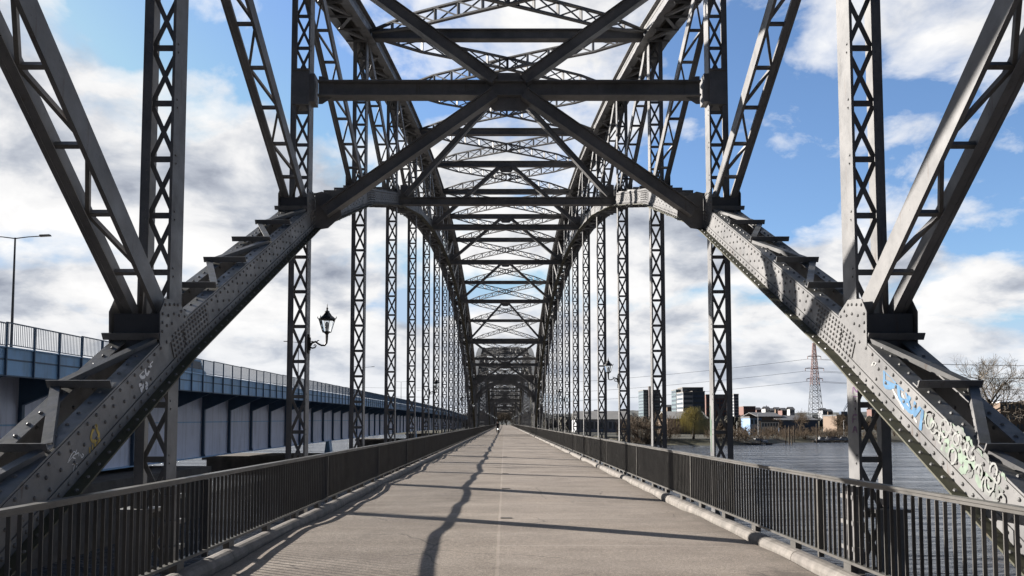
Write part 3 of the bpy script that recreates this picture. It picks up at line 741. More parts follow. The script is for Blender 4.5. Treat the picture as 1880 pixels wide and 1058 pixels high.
for i in range(1, 78):
    y = yb[i]; z = crest(y)
    if br0 is None:
        mb = MB(); x1, x2 = BW, BX - .03
        mb.prism([(x2, .015, TOPR - 2.24), (x2, .015, TOPR - 1.76), (x1, .015, TOPR - 1.76), (x1, .015, TOPR - 3.5)], (0, -.03, 0))
        mb.beam((x2, 0, TOPR - 2.26), (x1 + .1, 0, TOPR - 3.5), .26, .025, (0, 1, 0)); br0 = mb.build('cantilever_bracket', M_BLUED, RB, loc=(0, y, z))
        mb = MB(); mb.box(BW, BW + .24, -.02, .02, -1.33, TOPR - 3.2); mb.box(BW + .22, BW + .25, -.11, .11, -1.1, TOPR - 3.3)
        mb.prism([(BW + .2, .012, -.9), (BW + .2, .012, -1.33), (BW + .36, .012, -1.33)], (0, -.024, 0)); st0 = mb.build('web_stiffener', M_BLUED, RB, loc=(0, y, z))
        mb = MB()
        for k in range(3):
            yy = BAY * k / 3; mb.box(BX + .02, BX + .10, yy - .03, yy + .03, TOPR - 2.28, TOPR)
            for j in range(1, 15): mb.box(BX + .05, BX + .07, yy + BAY / 45 * j - .008, yy + BAY / 45 * j + .008, TOPR - .95, TOPR - .05)
        mb.box(BX + .02, BX + .10, 0, BAY, TOPR - .05, TOPR - .002); mb.box(BX + .04, BX + .08, 0, BAY, TOPR - .98, TOPR - .94)
        rp0 = mb.build('railing_panel', M_BLUED, RB, loc=(0, y, z))
    else:
        for src in (br0, st0, rp0):
            c = src.copy(); COL.objects.link(c); c.parent = RB; c.location = (0, y, z)
# its piers
for k, (yc, hw, lb) in enumerate([(43, 13, 'near dark concrete pier under the blue bridge'), (107, 5, 'second dark concrete pier under the blue bridge, with a blue bearing on top'), (211, 5, 'third dark concrete pier under the blue bridge'), (315, 5, 'far dark concrete pier under the blue bridge')]):
    root = thing('bridge_pier', lb, 'pier', (0, 0, 0), 0, 'concrete piers of the blue bridge')
    top = -1.42 if k == 0 else -2.65
    mb = MB(); mb.box(-39, -21.5 if k == 0 else -12.5, yc - hw, yc + hw, -9, top - .5); mb.build('shaft', M_PIER, root)
    mb = MB(); mb.box(-39.5, -21.2 if k == 0 else -12.0, yc - hw - .3, yc + hw + .3, top - .5, top); mb.build('cap', M_PIER, root)
    if k:
        mb = MB(); mb.box(BW - .5, BW + .5, yc - 1, yc + 1, top, top + .25); mb.prism([(BW - .4, yc - .8, top + .25), (BW + .4, yc - .8, top + .25), (BW + .2, yc - .8, -1.36 + crest(yc)), (BW - .2, yc - .8, -1.36 + crest(yc))], (0, 1.6, 0)); mb.build('bearing', M_BLUE, root)
# street lamps on it
lp = None
for i, y in enumerate((47.6, 114, 168, 228, 289, 350)):
    lb = ordn[i] + ' tall double-arm street lamp on the blue road bridge'
    z = 4.5 + crest(y) - .02
    if lp: dup(lp, (-30.4, y, z), None, lb); continue
    lp = thing('street_lamp', lb, 'street lamp', (-30.4, y, z), 0, 'street lamps on the blue bridge')
    mb = MB(); mb.tube([(0, 0, 0), (0, 0, 1), (0, 0, 8.4)], [.11, .09, .05], 8); mb.build('pole', M_DARK, lp)
    for s in (-1, 1):
        mb = MB(); mb.tube([(0, 0, 8.35), (s * .8, 0, 8.45), (s * 1.6, 0, 8.5)], [.035, .03, .03], 6); mb.build('arm', M_DARK, lp)
        mb = MB(); mb.prism([(s * 1.5, -.1, 8.46), (s * 2.2, -.1, 8.50), (s * 2.15, -.1, 8.60), (s * 1.55, -.1, 8.58)], (0, .2, 0)); mb.build('lamp_head', M_CONC, lp)
# a van on it
vr = thing('parked_van', 'blue van driving on the road bridge behind its railing', 'van', (-26.5, 64, 4.52 + crest(64)))
mb = MB(); prof = [(-2.4, .35), (-2.4, 1.2), (-2.15, 2.0), (1.2, 2.05), (1.75, 1.25), (2.4, 1.1), (2.45, .35)]
mb.prism([(-.9, a, b) for a, b in prof], (1.8, 0, 0)); mb.build('body', M_BLUE, vr)
mb = MB(); mb.prism([(.905, -2.2, 1.25), (.905, -2.05, 1.85), (.905, 1.1, 1.9), (.905, 1.55, 1.27)], (.008, 0, 0)); mb.build('window', mat('van_glass', (.03, .035, .04), .1), vr)
for yy in (-1.5, 1.6):
    for s in (-1, 1):
        mb = MB(); mb.tube([(s * .72, yy, .34), (s * .92, yy, .34)], .34, 16); mb.build('wheel', M_IRON, vr)
vr.name = 'van'

# ------------------------------------------------------------------ land on the far shore
def shore(x):
    K = [(-3000, 470), (-60, 445), (-14, 426), (10, 424), (20, 410), (28, 330), (36, 262), (48, 232), (62, 226), (78, 236), (95, 262), (130, 264), (200, 262), (300, 250), (3000, 240)]
    for (a, ya), (b, yb_) in zip(K, K[1:]):
        if a <= x <= b: return ya + (yb_ - ya) * (x - a) / (b - a)
    return 260
LZ = -3.3
def land_z(x, y):
    d = y - shore(x)
    z = WL - 1 + min(1, max(0, (d + 6) / 14)) * 2.7 + .25 * mnoise.noise(V((x * .05, y * .05, 0)))
    if d > 300: z += 0
    return z
xs = [-3000, -1200, -600, -300, -150, -80] + [-60 + 4 * i for i in range(90)] + [320, 400, 500, 700, 1000, 1600, 3000]
offs = [-8, -5, -3, -1.5, 0, 1.5, 3, 5, 8, 14, 25, 50, 100, 200, 400, 900, 1800, 2600]
mb = MB()
for x in xs:
    for o in offs: y = shore(x) + o; mb.v.append((x, y, land_z(x, y)))
for i in range(len(xs) - 1):
    for j in range(len(offs) - 1):
        a = i * len(offs) + j; mb.f.append((a, a + len(offs), a + len(offs) + 1, a + 1)); mb.mi.append(0)
struct(mb.build('river_bank', mat('winter_ground', (.085, .08, .045), .95, color2=(.045, .038, .028), vscale=.12, bump=.6, bscale=1.5), smooth=True))
# road beyond the bridge
# hills
mb = MB(); rnd = random.Random(4); nx = 420
for i in range(nx + 1):
    x = -2600 + i * 6000 / nx; hgt = 40 + 16 * mnoise.noise(V((x * .0016, 3, 0))) + 7 * mnoise.noise(V((x * .008, 1, 0))) + 3.2 * mnoise.noise(V((x * .06, 9, 0))) + rnd.uniform(-1, 1)
    if x < 400: hgt *= .8
    mb.v += [(x, 2300, -4), (x, 2450, hgt * .75 + rnd.uniform(-2, 2)), (x, 2600, hgt), (x, 3400, hgt * .5)]
for i in range(nx):
    for j in range(3): a = i * 4 + j; mb.f.append((a, a + 4, a + 5, a + 1)); mb.mi.append(0)
struct(mb.build('wooded_hills', mat('distant_woods', (.10, .105, .10), .95, color2=(.06, .065, .06), vscale=.02)))

# ------------------------------------------------------------------ trees
def tree_mesh(seed, h, spread, levels=4, up=.35, nbr=4, droop=0, twig_r=.03, lean=0, dense=1.0):
    rnd = random.Random(seed); tr = MB(); cr = MB()
    def grow(p, d, L, r, lv):
        n = 3; pts = [p]; q = p.copy(); dd = d.copy()
        for i in range(n):
            dd = (dd + V((rnd.uniform(-.16, .16), rnd.uniform(-.16, .16), rnd.uniform(-.05, .14) * up - droop * (lv >= 3) * .5))).normalized(); q = q + dd * L / n; pts.append(q.copy())
        rad = [r * (1 - .45 * i / n) for i in range(n + 1)]
        (tr if lv < 2 else cr).tube(pts, [max(x, twig_r * .55) for x in rad], 6 if lv < 2 else 3, False)
        if lv >= levels: return
        k = nbr + (1 if lv else 2) + (rnd.random() < .4)
        for j in range(int(k * (dense if lv == levels - 1 else 1))):
            t = rnd.uniform(.25, 1.0) if lv else rnd.uniform(.4, 1.0)
            seg = min(n - 1, int(t * n)); base = pts[seg].lerp(pts[seg + 1], t * n - seg)
            a = rnd.uniform(0, 6.283); ang = rnd.uniform(.35, .95) * spread
            o = dd.orthogonal().normalized(); o2 = dd.cross(o); nd_ = (dd * math.cos(ang) + (o * math.cos(a) + o2 * math.sin(a)) * math.sin(ang)); nd_.z += up * .35; nd_.normalize()
            grow(base, nd_, L * rnd.uniform(.55, .8), r * .5, lv + 1)
    grow(V((0, 0, 0)), V((lean, 0, 1)).normalized(), h * .38, h * .022, 0)
    return tr, cr
def tree(name, label, loc, h, seed, spread=1, mt=M_TWIG, group=None, cat='tree', **kw):
    r = thing(name, label, cat, loc, 0, group); tr, cr = tree_mesh(seed, h, spread, **kw)
    tr.build('trunk', M_BARK, r); cr.build('crown', mt, r); return r
def shrub(label, loc, h, seed, mt, group, n=420, wide=.8, cat='shrub', name='bare_shrub'):
    rnd = random.Random(seed); r = thing(name, label, cat, loc, 0, group); st_ = MB(); cr = MB()
    for i in range(9):
        a = rnd.uniform(0, 6.28); st_.tube([(rnd.uniform(-.6, .6), rnd.uniform(-.6, .6), -.4), (math.cos(a) * h * wide * .25, math.sin(a) * h * wide * .25, h * .55)], [.09, .04], 4, False)
    for i in range(n):
        a = rnd.uniform(0, 6.28); rr = h * wide * .55 * math.sqrt(rnd.random()); z = h * rnd.uniform(.0, .92) * (1 - .45 * (rr / (h * wide * .55)) ** 2)
        p = V((rr * math.cos(a), rr * math.sin(a), z)); d = V((math.cos(a) * rnd.uniform(0, .8), math.sin(a) * rnd.uniform(0, .8), rnd.uniform(.4, 1))).normalized(); L = rnd.uniform(.1, .24) * h
        q = p + d * L; cr.tube([p, q], [.045, .014], 3, False)
        for k in range(3):
            b = p.lerp(q, rnd.uniform(.2, .9)); e = (d + V((rnd.uniform(-.8, .8), rnd.uniform(-.8, .8), rnd.uniform(-.1, .6)))).normalized(); cr.tube([b, b + e * L * .5], [.028, .01], 3, False)
    st_.build('stem', M_BARK, r); cr.build('crown', mt, r); return r
def willow(label, loc, h, seed):
    rnd = random.Random(seed); r = thing('willow_tree', label, 'tree', loc); st_ = MB(); cr = MB()
    st_.tube([(0, 0, -.5), (.2, 0, h * .3), (.5, 0, h * .55)], [.45, .32, .2], 8, False)
    for i in range(46):
        a = rnd.uniform(0, 6.28); rr = rnd.uniform(.1, 1) * h * .44; top = h * (1.0 - .42 * (rr / (h * .46)) ** 2) * rnd.uniform(.86, 1.02)
        p = V((rr * math.cos(a), rr * math.sin(a), top)); st_.tube([(.5, 0, h * .5), (p.x * .5, p.y * .5, top * .86), p], [.13, .07, .03], 4, False)
        for k in range(24):
            q = p + V((rnd.gauss(0, .85), rnd.gauss(0, .85), rnd.uniform(-.9, .35))); L = rnd.uniform(.12, .52) * h * (.6 + .5 * rr / (h * .44))
            L = min(L, q.z - .6)
            if L < .4: continue
            sx, sy = rnd.uniform(-.5, .5) + .25 * math.cos(a), rnd.uniform(-.5, .5) + .25 * math.sin(a)
            cr.tube([q, q + V((sx * .6, sy * .6, -L * .45)), q + V((sx, sy, -L))], [.040, .035, .012], 3, False)
    st_.build('trunk', M_BARK, r); cr.build('crown', M_WILLOW, r, False); return r
def gpt(px, Y):
    x = CAM.x + (px - 926) * Y / FPX; return (x, Y, land_z(x, Y) - .1)
willow('yellow-green weeping willow on the far bank, right of the brown thicket', gpt(1272, 236), 10.2, 3)
for i, (px, Y, h, lb) in enumerate([(1168, 244, 9, 'leftmost brown bare shrub of the thicket left of the willow'), (1186, 240, 8.6, 'second brown bare shrub from the left in the thicket by the willow'), (1207, 241, 8.4, 'brown bare shrub in the middle of the thicket by the willow'),
        (1228, 244, 7.6, 'brown bare shrub touching the left side of the willow'), (1150, 262, 7.5, 'brown bare shrub behind the left end of the thicket'), (1308, 250, 6.2, 'low brown shrub touching the right side of the willow')]):
    shrub(lb, gpt(px, Y), h, i, M_TWIG, 'bare shrubs around the willow')
lowb = [(1327, 262), (1350, 290), (1366, 292), (1380, 290), (1412, 294), (1450, 300), (1462, 285), (1490, 292), (1522, 290), (1550, 284), (1595, 272), (1655, 276), (1340, 266), (1358, 272), (1425, 284), (1440, 276), (1475, 278), (1510, 282), (1535, 276), (1395, 288)]
lowb = [(px, Y if k % 2 else None) for k, (px, Y) in enumerate(sorted(lowb))]
def near_shore(px):
    Y = 225.0
    while Y < 400 and Y < shore(CAM.x + (px - 926) * Y / FPX) + 5: Y += .5
    return Y
lowb = [(px, Y or near_shore(px)) for px, Y in lowb]
for i, (px, Y) in enumerate(lowb):
    shrub('low brown bush at the marina, %s along the bank from the willow rightwards' % (ordn + ['seventeenth', 'eighteenth', 'nineteenth', 'twentieth', 'last'])[sorted(lowb).index((px, Y))], gpt(px, Y), 3.0 + (i % 3) * .7, 20 + i, M_TWIG, 'low bushes along the marina bank', 330, 1.5)
tl = [(1469, 300, 12.5, 'tall bare tree standing right of the dark blue-grey hall roof'), (1163, 290, 11.5, 'grey bare tree behind the brown thicket, in front of the glass tower'), (1540, 290, 10.5, 'bare bushy tree on the bank just left of the right-hand near hanger'),
      (1612, 268, 11, 'brown bare tree seen through the lattice of the right-hand near hanger'), (1640, 280, 11, 'brown bare tree just right of the near hanger, under the arch'), (1372, 330, 9.5, 'small bare tree behind the moored boats'), (1425, 330, 9, 'small reddish bare tree beside the pale blue shed')]
for i, (px, Y, h, lb) in enumerate(tl): tree('bare_tree', lb, gpt(px, Y), h, 40 + i, 1.0, M_TWIG if i != 1 else M_TWIG2, 'bare trees on the far bank', levels=4, nbr=4)
tree('bare_tree', 'large round bare tree rising behind the right-hand arch rib', gpt(1800, 300), 38, 77, 1.2, M_TWIG2, 'bare trees on the far bank', levels=5, nbr=3, twig_r=.06)
# wood at the far end of the bridge
for i in range(12):
    x = -20 + i * 3.6; Y = 500 + (i * 7 % 5) * 6
    tree('bare_tree', ordn[i] + ' brown tree from the left in the wood beyond the bridge\'s far opening', (x, Y, LZ), 17 + (i * 5 % 4), 90 + i, 1.0, M_TWIG2, 'trees beyond the far end of the bridge', levels=4, nbr=4, twig_r=.09)
# tree belts farther off, too many to count
rnd = random.Random(8); mb = MB()
for i in range(2600):
    side = rnd.random()
    if side < .75: px = rnd.uniform(1000, 1900); Y = rnd.uniform(520, 1300)
    else: px = rnd.uniform(-40, 860); Y = rnd.uniform(500, 900)
    x = CAM.x + (px - 926) * Y / FPX; h = rnd.uniform(5, 11) * (.8 + Y / 2500)
    mb.lathe([(.2, 0), (h * .32, h * .35), (h * .38, h * .6), (h * .2, h * .9), (.1, h)], (x, Y, LZ - .5), 5, rnd.uniform(0, 6))
tag(mb.build('distant_trees', mat('distant_tree_mass', (.085, .078, .058), .95, color2=(.05, .047, .038), vscale=.3)), 'brown and dark winter trees spread low across the far town', 'trees', kind='stuff')

# ------------------------------------------------------------------ buildings on the far shore
def brickmat(name, wall, glass, sx, sz, win=.55):
    """facade with rows of recessed-looking window bands"""
    m = mat(name, wall, .8, var=.12, vscale=.3); return m
WIN = mat('window_glass', (.09, .11, .13), .15)  # glass colour lightened to stand in for distance haze
def building(name, label, px0, px1, ytop, Y, depth, wall, floors, bays, roofc=None, band=False, pitched=0, cat='building', group=None, zbase=None):
    a = at(px0, ytop, Y); b = at(px1, ytop, Y); W = b.x - a.x; z0 = LZ - .6; H = a.z - z0
    r = thing(name, label, cat, (a.x, Y, z0), 0, group)
    mb = MB(); mb.box(0, W, 0, depth, 0, H); mb.build('wall', wall, r)
    mb = MB(); rf = roofc or M_CONC
    if pitched: mb.prism([(-.4, -.4, H), (W + .4, -.4, H), (W + .4, depth / 2, H + pitched), (-.4, depth / 2, H + pitched)], (0, 0, .3)); mb.prism([(-.4, depth / 2, H + pitched), (W + .4, depth / 2, H + pitched), (W + .4, depth + .4, H), (-.4, depth + .4, H)], (0, 0, .3))
    else:
        mb.box(-.2, W + .2, -.2, .25, H, H + .7); mb.box(-.2, W + .2, depth - .25, depth + .2, H, H + .7); mb.box(-.2, .25, .25, depth - .25, H, H + .7); mb.box(W - .25, W + .2, .25, depth - .25, H, H + .7); mb.box(.25, W - .25, .25, depth - .25, H, H + .2)
    mb.build('roof', rf, r)
    if floors:
        fh = H / floors; mb = MB()
        for f in range(floors):
            z1 = f * fh + fh * .35; z2 = f * fh + fh * .85
            mb = MB()
            if band: mb.box(W * .03, W * .97, -.08, -.02, z1, z2); mb.box(-.08, -.02, depth * .05, depth * .95, z1, z2); mb.build('window_band', WIN, r)
            else:
                if not f: mb.box(0, W / bays * .6, -.08, -.02, z1, z2); w0 = mb.build('window', WIN, r, loc=(W * .2 / bays, 0, 0))
                for k in range(bays):
                    if f or k: c = w0.copy(); COL.objects.link(c); c.parent = r; c.location = (W * (k + .2) / bays, 0, f * fh)
    return r
M_GLB = mat('green_glass_facade', (.24, .31, .33), .25, var=.2, vscale=.1); M_DKB = mat('dark_brown_cladding', (.10, .085, .085), .6, var=.2); M_RED = mat('red_brick', (.24, .14, .12), .85, var=.2)  # far facade colours lightened, slight haze put into the albedo
M_LG = mat('light_grey_render', (.42, .43, .45), .7, var=.12); M_ROOF = mat('pale_metal_roof', (.42, .40, .36), .6, var=.15, vscale=.2); M_DROOF = mat('dark_felt_roof', (.15, .15, .155), .8, var=.2); M_PBL = mat('pale_blue_cladding', (.28, .42, .62), .6, var=.12)
M_BRK2 = mat('tan_brick', (.26, .19, .14), .85, var=.2); M_NBL = mat('navy_cladding', (.11, .15, .22), .6, var=.2)  # navy lightened too, standing in for haze
building('glass_tower', 'green glass tower block left of the second right-hand hanger', 1181, 1212, 717, 820, 30, M_GLB, 12, 1, band=True)
building('slab_tower', 'narrow dark brown slab standing against the green glass tower', 1192, 1199, 710.6, 812, 7.5, M_DKB, 0, 1)
building('office_block', 'wide office block with a pale frame and dark window bands', 1254, 1272, 720.5, 690, 26, M_LG, 8, 1, band=True)
building('office_block', 'dark banded office block joined to the right of the pale framed one', 1271.5, 1294, 719.5, 694, 26, M_NBL, 8, 1, band=True)
building('office_block', 'dark stepped office block rising behind the pale framed one', 1253, 1291, 712.5, 722, 20, M_DROOF, 9, 6)
building('office_block', 'grey glass block at the left end of the office group', 1241, 1254, 716.5, 730, 20, M_GLB, 9, 1, band=True)
building('apartment_block', 'dark red block right of the offices, behind the near lattice hanger', 1296, 1334, 725.5, 760, 20, M_RED, 8, 6)
building('apartment_block', 'slim pale tower with balconies right of the near lattice hanger', 1347, 1356, 724.5, 800, 14, M_LG, 11, 1, band=True)
building('apartment_block', 'low reddish block right of the slim pale tower', 1365, 1387, 747, 880, 18, M_RED, 5, 6)
building('warehouse', 'pale roofed warehouse behind the brown thicket and the willow', 1226, 1300, 770, 330, 22, M_BRK2, 0, 4, M_ROOF, pitched=3.2)
building('warehouse', 'white warehouse behind the right row of hangers', 1058, 1158, 771, 400, 26, M_LG, 1, 12, M_ROOF, pitched=4.4)
building('shed', 'pale blue and white boat shed behind the jetty', 1377, 1398, 768, 318, 12, M_PBL, 2, 3, M_DROOF)
building('shed', 'low white clubhouse with blue windows right of the pale blue shed', 1398, 1429, 775, 316, 10, M_WHITE, 2, 6, M_DROOF)
building('boat_hall', 'dark navy boat hall with a broad shallow roof', 1430, 1502, 772.5, 345, 30, M_NBL, 0, 1, M_DROOF, pitched=2.2)
building('boat_hall', 'grey roofed hall behind the pale blue shed', 1392, 1436, 766, 352, 24, M_BRK2, 0, 1, M_DROOF, pitched=2.0)
building('warehouse', 'white building behind the bushy tree left of the near right hanger', 1536, 1560, 764, 420, 18, M_BRK2, 2, 5, M_DROOF)
building('flat_roofed_house', 'cream flat-roofed block at the right edge beside the large bare tree', 1836, 1885, 740, 420, 16, M_BRK2, 3, 7, M_WHITE)
rnd = random.Random(21); desc = ['cream', 'brick', 'white', 'grey']; mts = [M_BRK2, M_RED, M_WHITE, M_LG]
fh_ = [(1311, 752), (1389, 753), (1405, 751), (1413, 754), (1424, 752), (1436, 754), (1450, 752), (1510, 754), (1520, 756), (1600, 752), (1640, 755), (1680, 752), (1225, 748), (1092, 757), (1146, 755)]
for i, (px, yt) in enumerate(fh_):
    k = i % 4; building('town_house', 'small far %s town building on the skyline, %s from the left of that row' % (desc[k], ordn[sorted(fh_).index((px, yt))]), px, px + 9, yt, 900 + 40 * (i % 5), 14, mts[k], 3, 4, M_DROOF, pitched=3, group='far town buildings on the skyline')
# church spire
p = at(1407, 744, 1000); ch = thing('church', 'far church with a pointed dark spire on the skyline', 'church', (p.x, 1000, LZ)); H = p.z - LZ
mb = MB(); mb.box(-3, 3, -3, 3, 0, H * .62); mb.box(3, 20, -4, 4, 0, H * .35); mb.build('wall', M_RED, ch); mb = MB(); mb.lathe([(4, H * .62), (.1, H)], (0, 0, 0), 4, math.pi / 4); mb.prism([(3, -4.3, H * .35), (20, -4.3, H * .35), (20, 0, H * .5), (3, 0, H * .5)], (0, 8.6, 0)); mb.build('roof', M_DROOF, ch)

# ------------------------------------------------------------------ pylon and lines
M_PR = mat('red_white_steel', (.34, .21, .19), .6, var=.2); M_PG = mat('galvanised_steel', (.25, .27, .30), .6)
pb = at(1497, 748, 590); pt = at(1497, 630, 590); py = thing('power_pylon', 'tall lattice electricity pylon with a red upper half behind the marina', 'pylon', (pb.x, 590, LZ)); H = pt.z - LZ
lo, up_ = MB(), MB(); levels = 16
def hw(z): return 4.1 * (1 - z / H) ** 1.1 + .8
zs = [H * (1 - (1 - i / levels) ** 1.25) for i in range(levels + 1)]
for i in range(levels):
    z0, z1 = zs[i], zs[i + 1]; m_ = up_ if z0 > H * .48 else lo; a, b = hw(z0), hw(z1)
    C0 = [(-a, -a, z0), (a, -a, z0), (a, a, z0), (-a, a, z0)]; C1 = [(-b, -b, z1), (b, -b, z1), (b, b, z1), (-b, b, z1)]
    for j in range(4):
        q = (j + 1) % 4; m_.beam(C0[j], C1[j], .34, .34); m_.beam(C0[j], C1[q], .22, .22); m_.beam(C0[q], C1[j], .22, .22); m_.beam(C1[j], C1[q], .22, .22)
lo.build('lower_mast', M_PG, py); up_.build('upper_mast', M_PR, py)
wires = []
for zz, L in ((.84, 5), (.70, 7), (.58, 6)):
    mb = MB(); z = H * zz
    for s in (-1, 1):
        for yy in (-.7, .7): mb.beam((0, yy, z), (s * L, 0, z + .3), .3, .3)
        mb.beam((0, 0, z + 1.8), (s * L, 0, z + .3), .25, .25); mb.tube([(s * L, 0, z + .3), (s * L, 0, z - 1.8)], .25, 5); wires.append((s, L, z - 1.8))
    mb.build('cross_arm', M_PR, py)
for i, (s, L, z) in enumerate(wires):
    for tgt, nm in (((-330, 930), 'left'), ((700, 420), 'right')):
        a = V((pb.x + s * L, 590, LZ + z)); b = V((tgt[0] + s * L, tgt[1], LZ + z + 4)); mb = MB()
        if nm == 'left' and s > 0: continue
        sag = 16 if nm == 'left' else 12
        pts = [a.lerp(b, k / 24) - V((0, 0, sag * 4 * (k / 24) * (1 - k / 24))) for k in range(25)]
        mb.tube(pts, .13, 4); tag(mb.build('power_line', M_DARK), ['lowest', 'middle', 'topmost'][2 - i // 2] + (' power line sagging from the pylon towards the ' + nm) + (', nearer strand' if s > 0 else ', farther strand'), 'power line', 'power lines on the pylon')
# harbour crane
p = at(1548, 752, 500); cr_ = thing('harbour_crane', 'small dark harbour crane with a raised jib beside the bushy tree', 'crane', (p.x, 500, LZ)); mb = MB()
H = p.z - LZ; mb.beam((-1.5, 0, 0), (-1.0, 0, H * .7), .7, .7); mb.beam((1.5, 0, 0), (1.0, 0, H * .7), .7, .7); mb.build('tower', M_NBL, cr_)
mb = MB(); mb.box(-2, 2, -1.5, 1.5, H * .7, H * .9); mb.build('cab', M_NBL, cr_); mb = MB(); mb.beam((0, 0, H * .85), (4, 0, H + 4.5), .4, .4); mb.beam((0, 0, H * .95), (3, 0, H + 4.6), .25, .25); mb.beam((3, 0, H + 4.6), (4.6, 0, H + 4.4), .4, .4); mb.build('jib', M_NBL, cr_)

# ------------------------------------------------------------------ marina
def pile(px, ytop, Y, label, group='mooring piles in the river', r=.2):
    p = at(px, ytop, Y); mb = MB(); mb.tube([(0, 0, WL - 3), (0, 0, p.z)], [r, r * .9], 8)
    o = mb.build('mooring_pile', M_WOOD, loc=(p.x, Y, 0)); tag(o, label, 'pile', group)
for i, (px, yt, Y) in enumerate([(1170.5, 787, 250), (1188.5, 788, 244)]): pile(px, yt, Y, ['left', 'right'][i] + ' dark post in the shallows in front of the brown thicket')
for px, yt, Y, lb in [(1442, 781, 240, 'left pile of the close group of three standing in the river'), (1448.5, 782, 238, 'middle pile of the close group of three standing in the river'), (1453.5, 800, 236, 'short pile of the close group standing in the river'),
                      (1458, 783, 262, 'lone pale pile just right of the group of three'), (1499, 778, 258, 'tall pile at the left end of the long pontoon'), (1396, 773, 236, 'tall pile beside the white sailing boat'), (1417, 784, 262, 'pile at the right end of the short jetty'), (1369, 785, 268, 'dark pile left of the white covered boat')]:
    pile(px, yt, Y, lb)
def pontoon(px0, px1, Y, label):
    a = CAM.x + (px0 - 926) * Y / FPX; b = CAM.x + (px1 - 926) * Y / FPX; r = thing('pontoon', label, 'jetty', (a, Y, WL)); W = b - a
    mb = MB(); mb.box(0, W, -1.2, 1.2, .35, .5); mb.build('deck', M_WOOD, r); mb = MB(); n = max(2, int(W / 3))
    for k in range(n): x = W * (k + .3) / n; mb.box(x, x + 1.4, -1.1, 1.1, -.3, .33)
    mb.build('float', M_DARK, r); mb = MB()
    for k in range(n): x = W * (k + .5) / n; mb.tube([(x, 1.1, .5), (x, 1.1, 1.5)], .04, 5)
    mb.beam((0, 1.1, 1.5), (W, 1.1, 1.5), .05, .05); mb.build('handrail', M_LG, r)
pontoon(1335, 1421, 234, 'short floating jetty in front of the white boats'); pontoon(1489, 1562, 262, 'long low pontoon at the right of the marina')
def boat(px, Y, L, label, mast=0, cabin=True, hull=None, rz=0):
    x = CAM.x + (px - 926) * Y / FPX; r = thing('boat', label, 'boat', (x, Y, WL), rz, 'boats moored in the marina'); hull = hull or M_WHITE
    mb = MB(); st_ = [(-.5, .34, .0), (-.3, .42, 0), (0, .45, 0), (.25, .36, .02), (.42, .17, .06), (.5, .01, .10)]; rings = []
    for t, hw_, rise in st_:
        hw_ *= L * .36; n = len(mb.v); mb.v += [(t * L, -hw_, .95 + rise * L * .5), (t * L, -hw_ * .75, .1), (t * L, 0, -.3), (t * L, hw_ * .75, .1), (t * L, hw_, .95 + rise * L * .5)]; rings.append(n)
    for a, b in zip(rings, rings[1:]):
        for j in range(4): mb.f.append((a + j, b + j, b + j + 1, a + j + 1)); mb.mi.append(0)
        mb.f.append((a + 4, b + 4, b, a)); mb.mi.append(0)
    mb.f.append(tuple(rings[0] + j for j in range(5))); mb.mi.append(0); mb.build('hull', hull, r)
    if cabin:
        mb = MB(); mb.prism([(-.25 * L, -.12 * L, .95), (.2 * L, -.12 * L, .95), (.12 * L, -.12 * L, 1.75), (-.2 * L, -.12 * L, 1.8)], (0, .24 * L, 0)); mb.build('cabin', M_WHITE, r)
        mb = MB(); mb.prism([(-.17 * L, -.12 * L - .01, 1.3), (.12 * L, -.12 * L - .01, 1.3), (.09 * L, -.12 * L - .01, 1.62), (-.16 * L, -.12 * L - .01, 1.62)], (0, -.02, 0)); mb.build('window', WIN, r)
    else:
        mb = MB(); mb.prism([(-.48 * L, -.11 * L, .95), (.42 * L, -.02 * L, 1.1), (.2 * L, 0, 1.9), (-.4 * L, 0, 2.0)], (0, .2, 0)); mb.prism([(-.48 * L, .11 * L, .95), (.42 * L, .02 * L, 1.1), (.2 * L, 0, 1.9), (-.4 * L, 0, 2.0)], (0, -.2, 0)); mb.build('cover', M_LG, r)
    if mast:
        mb = MB(); mb.tube([(0, 0, .9), (0, 0, mast)], [.09, .05], 6); mb.build('mast', M_WHITE, r); mb = MB(); mb.tube([(0, 0, 2.1), (-.4 * L, 0, 2.2)], .05, 5); mb.build('boom', M_WHITE, r)
boat(1391, 243, 6.0, 'white cabin boat with the tallest mast at the short jetty', 9.5, rz=.1); boat(1368, 246, 4.4, 'white covered boat left of the tall-masted one', 0, False, rz=2.9)
boat(1352, 250, 5.0, 'small white boat with a mast nearest the near right hanger', 7, rz=.2); boat(1508, 266, 5, 'small white cabin boat at the left of the long pontoon', 0, rz=.1)
boat(1528, 267, 5, 'small white covered boat in the middle of the long pontoon', 0, False); boat(1548, 267, 5.5, 'white boat with a thin mast at the right of the long pontoon', 7.5)
boat(1340, 262, 6, 'dark-hulled boat with a mast partly behind the near right hanger', 8.5, hull=M_NBL)

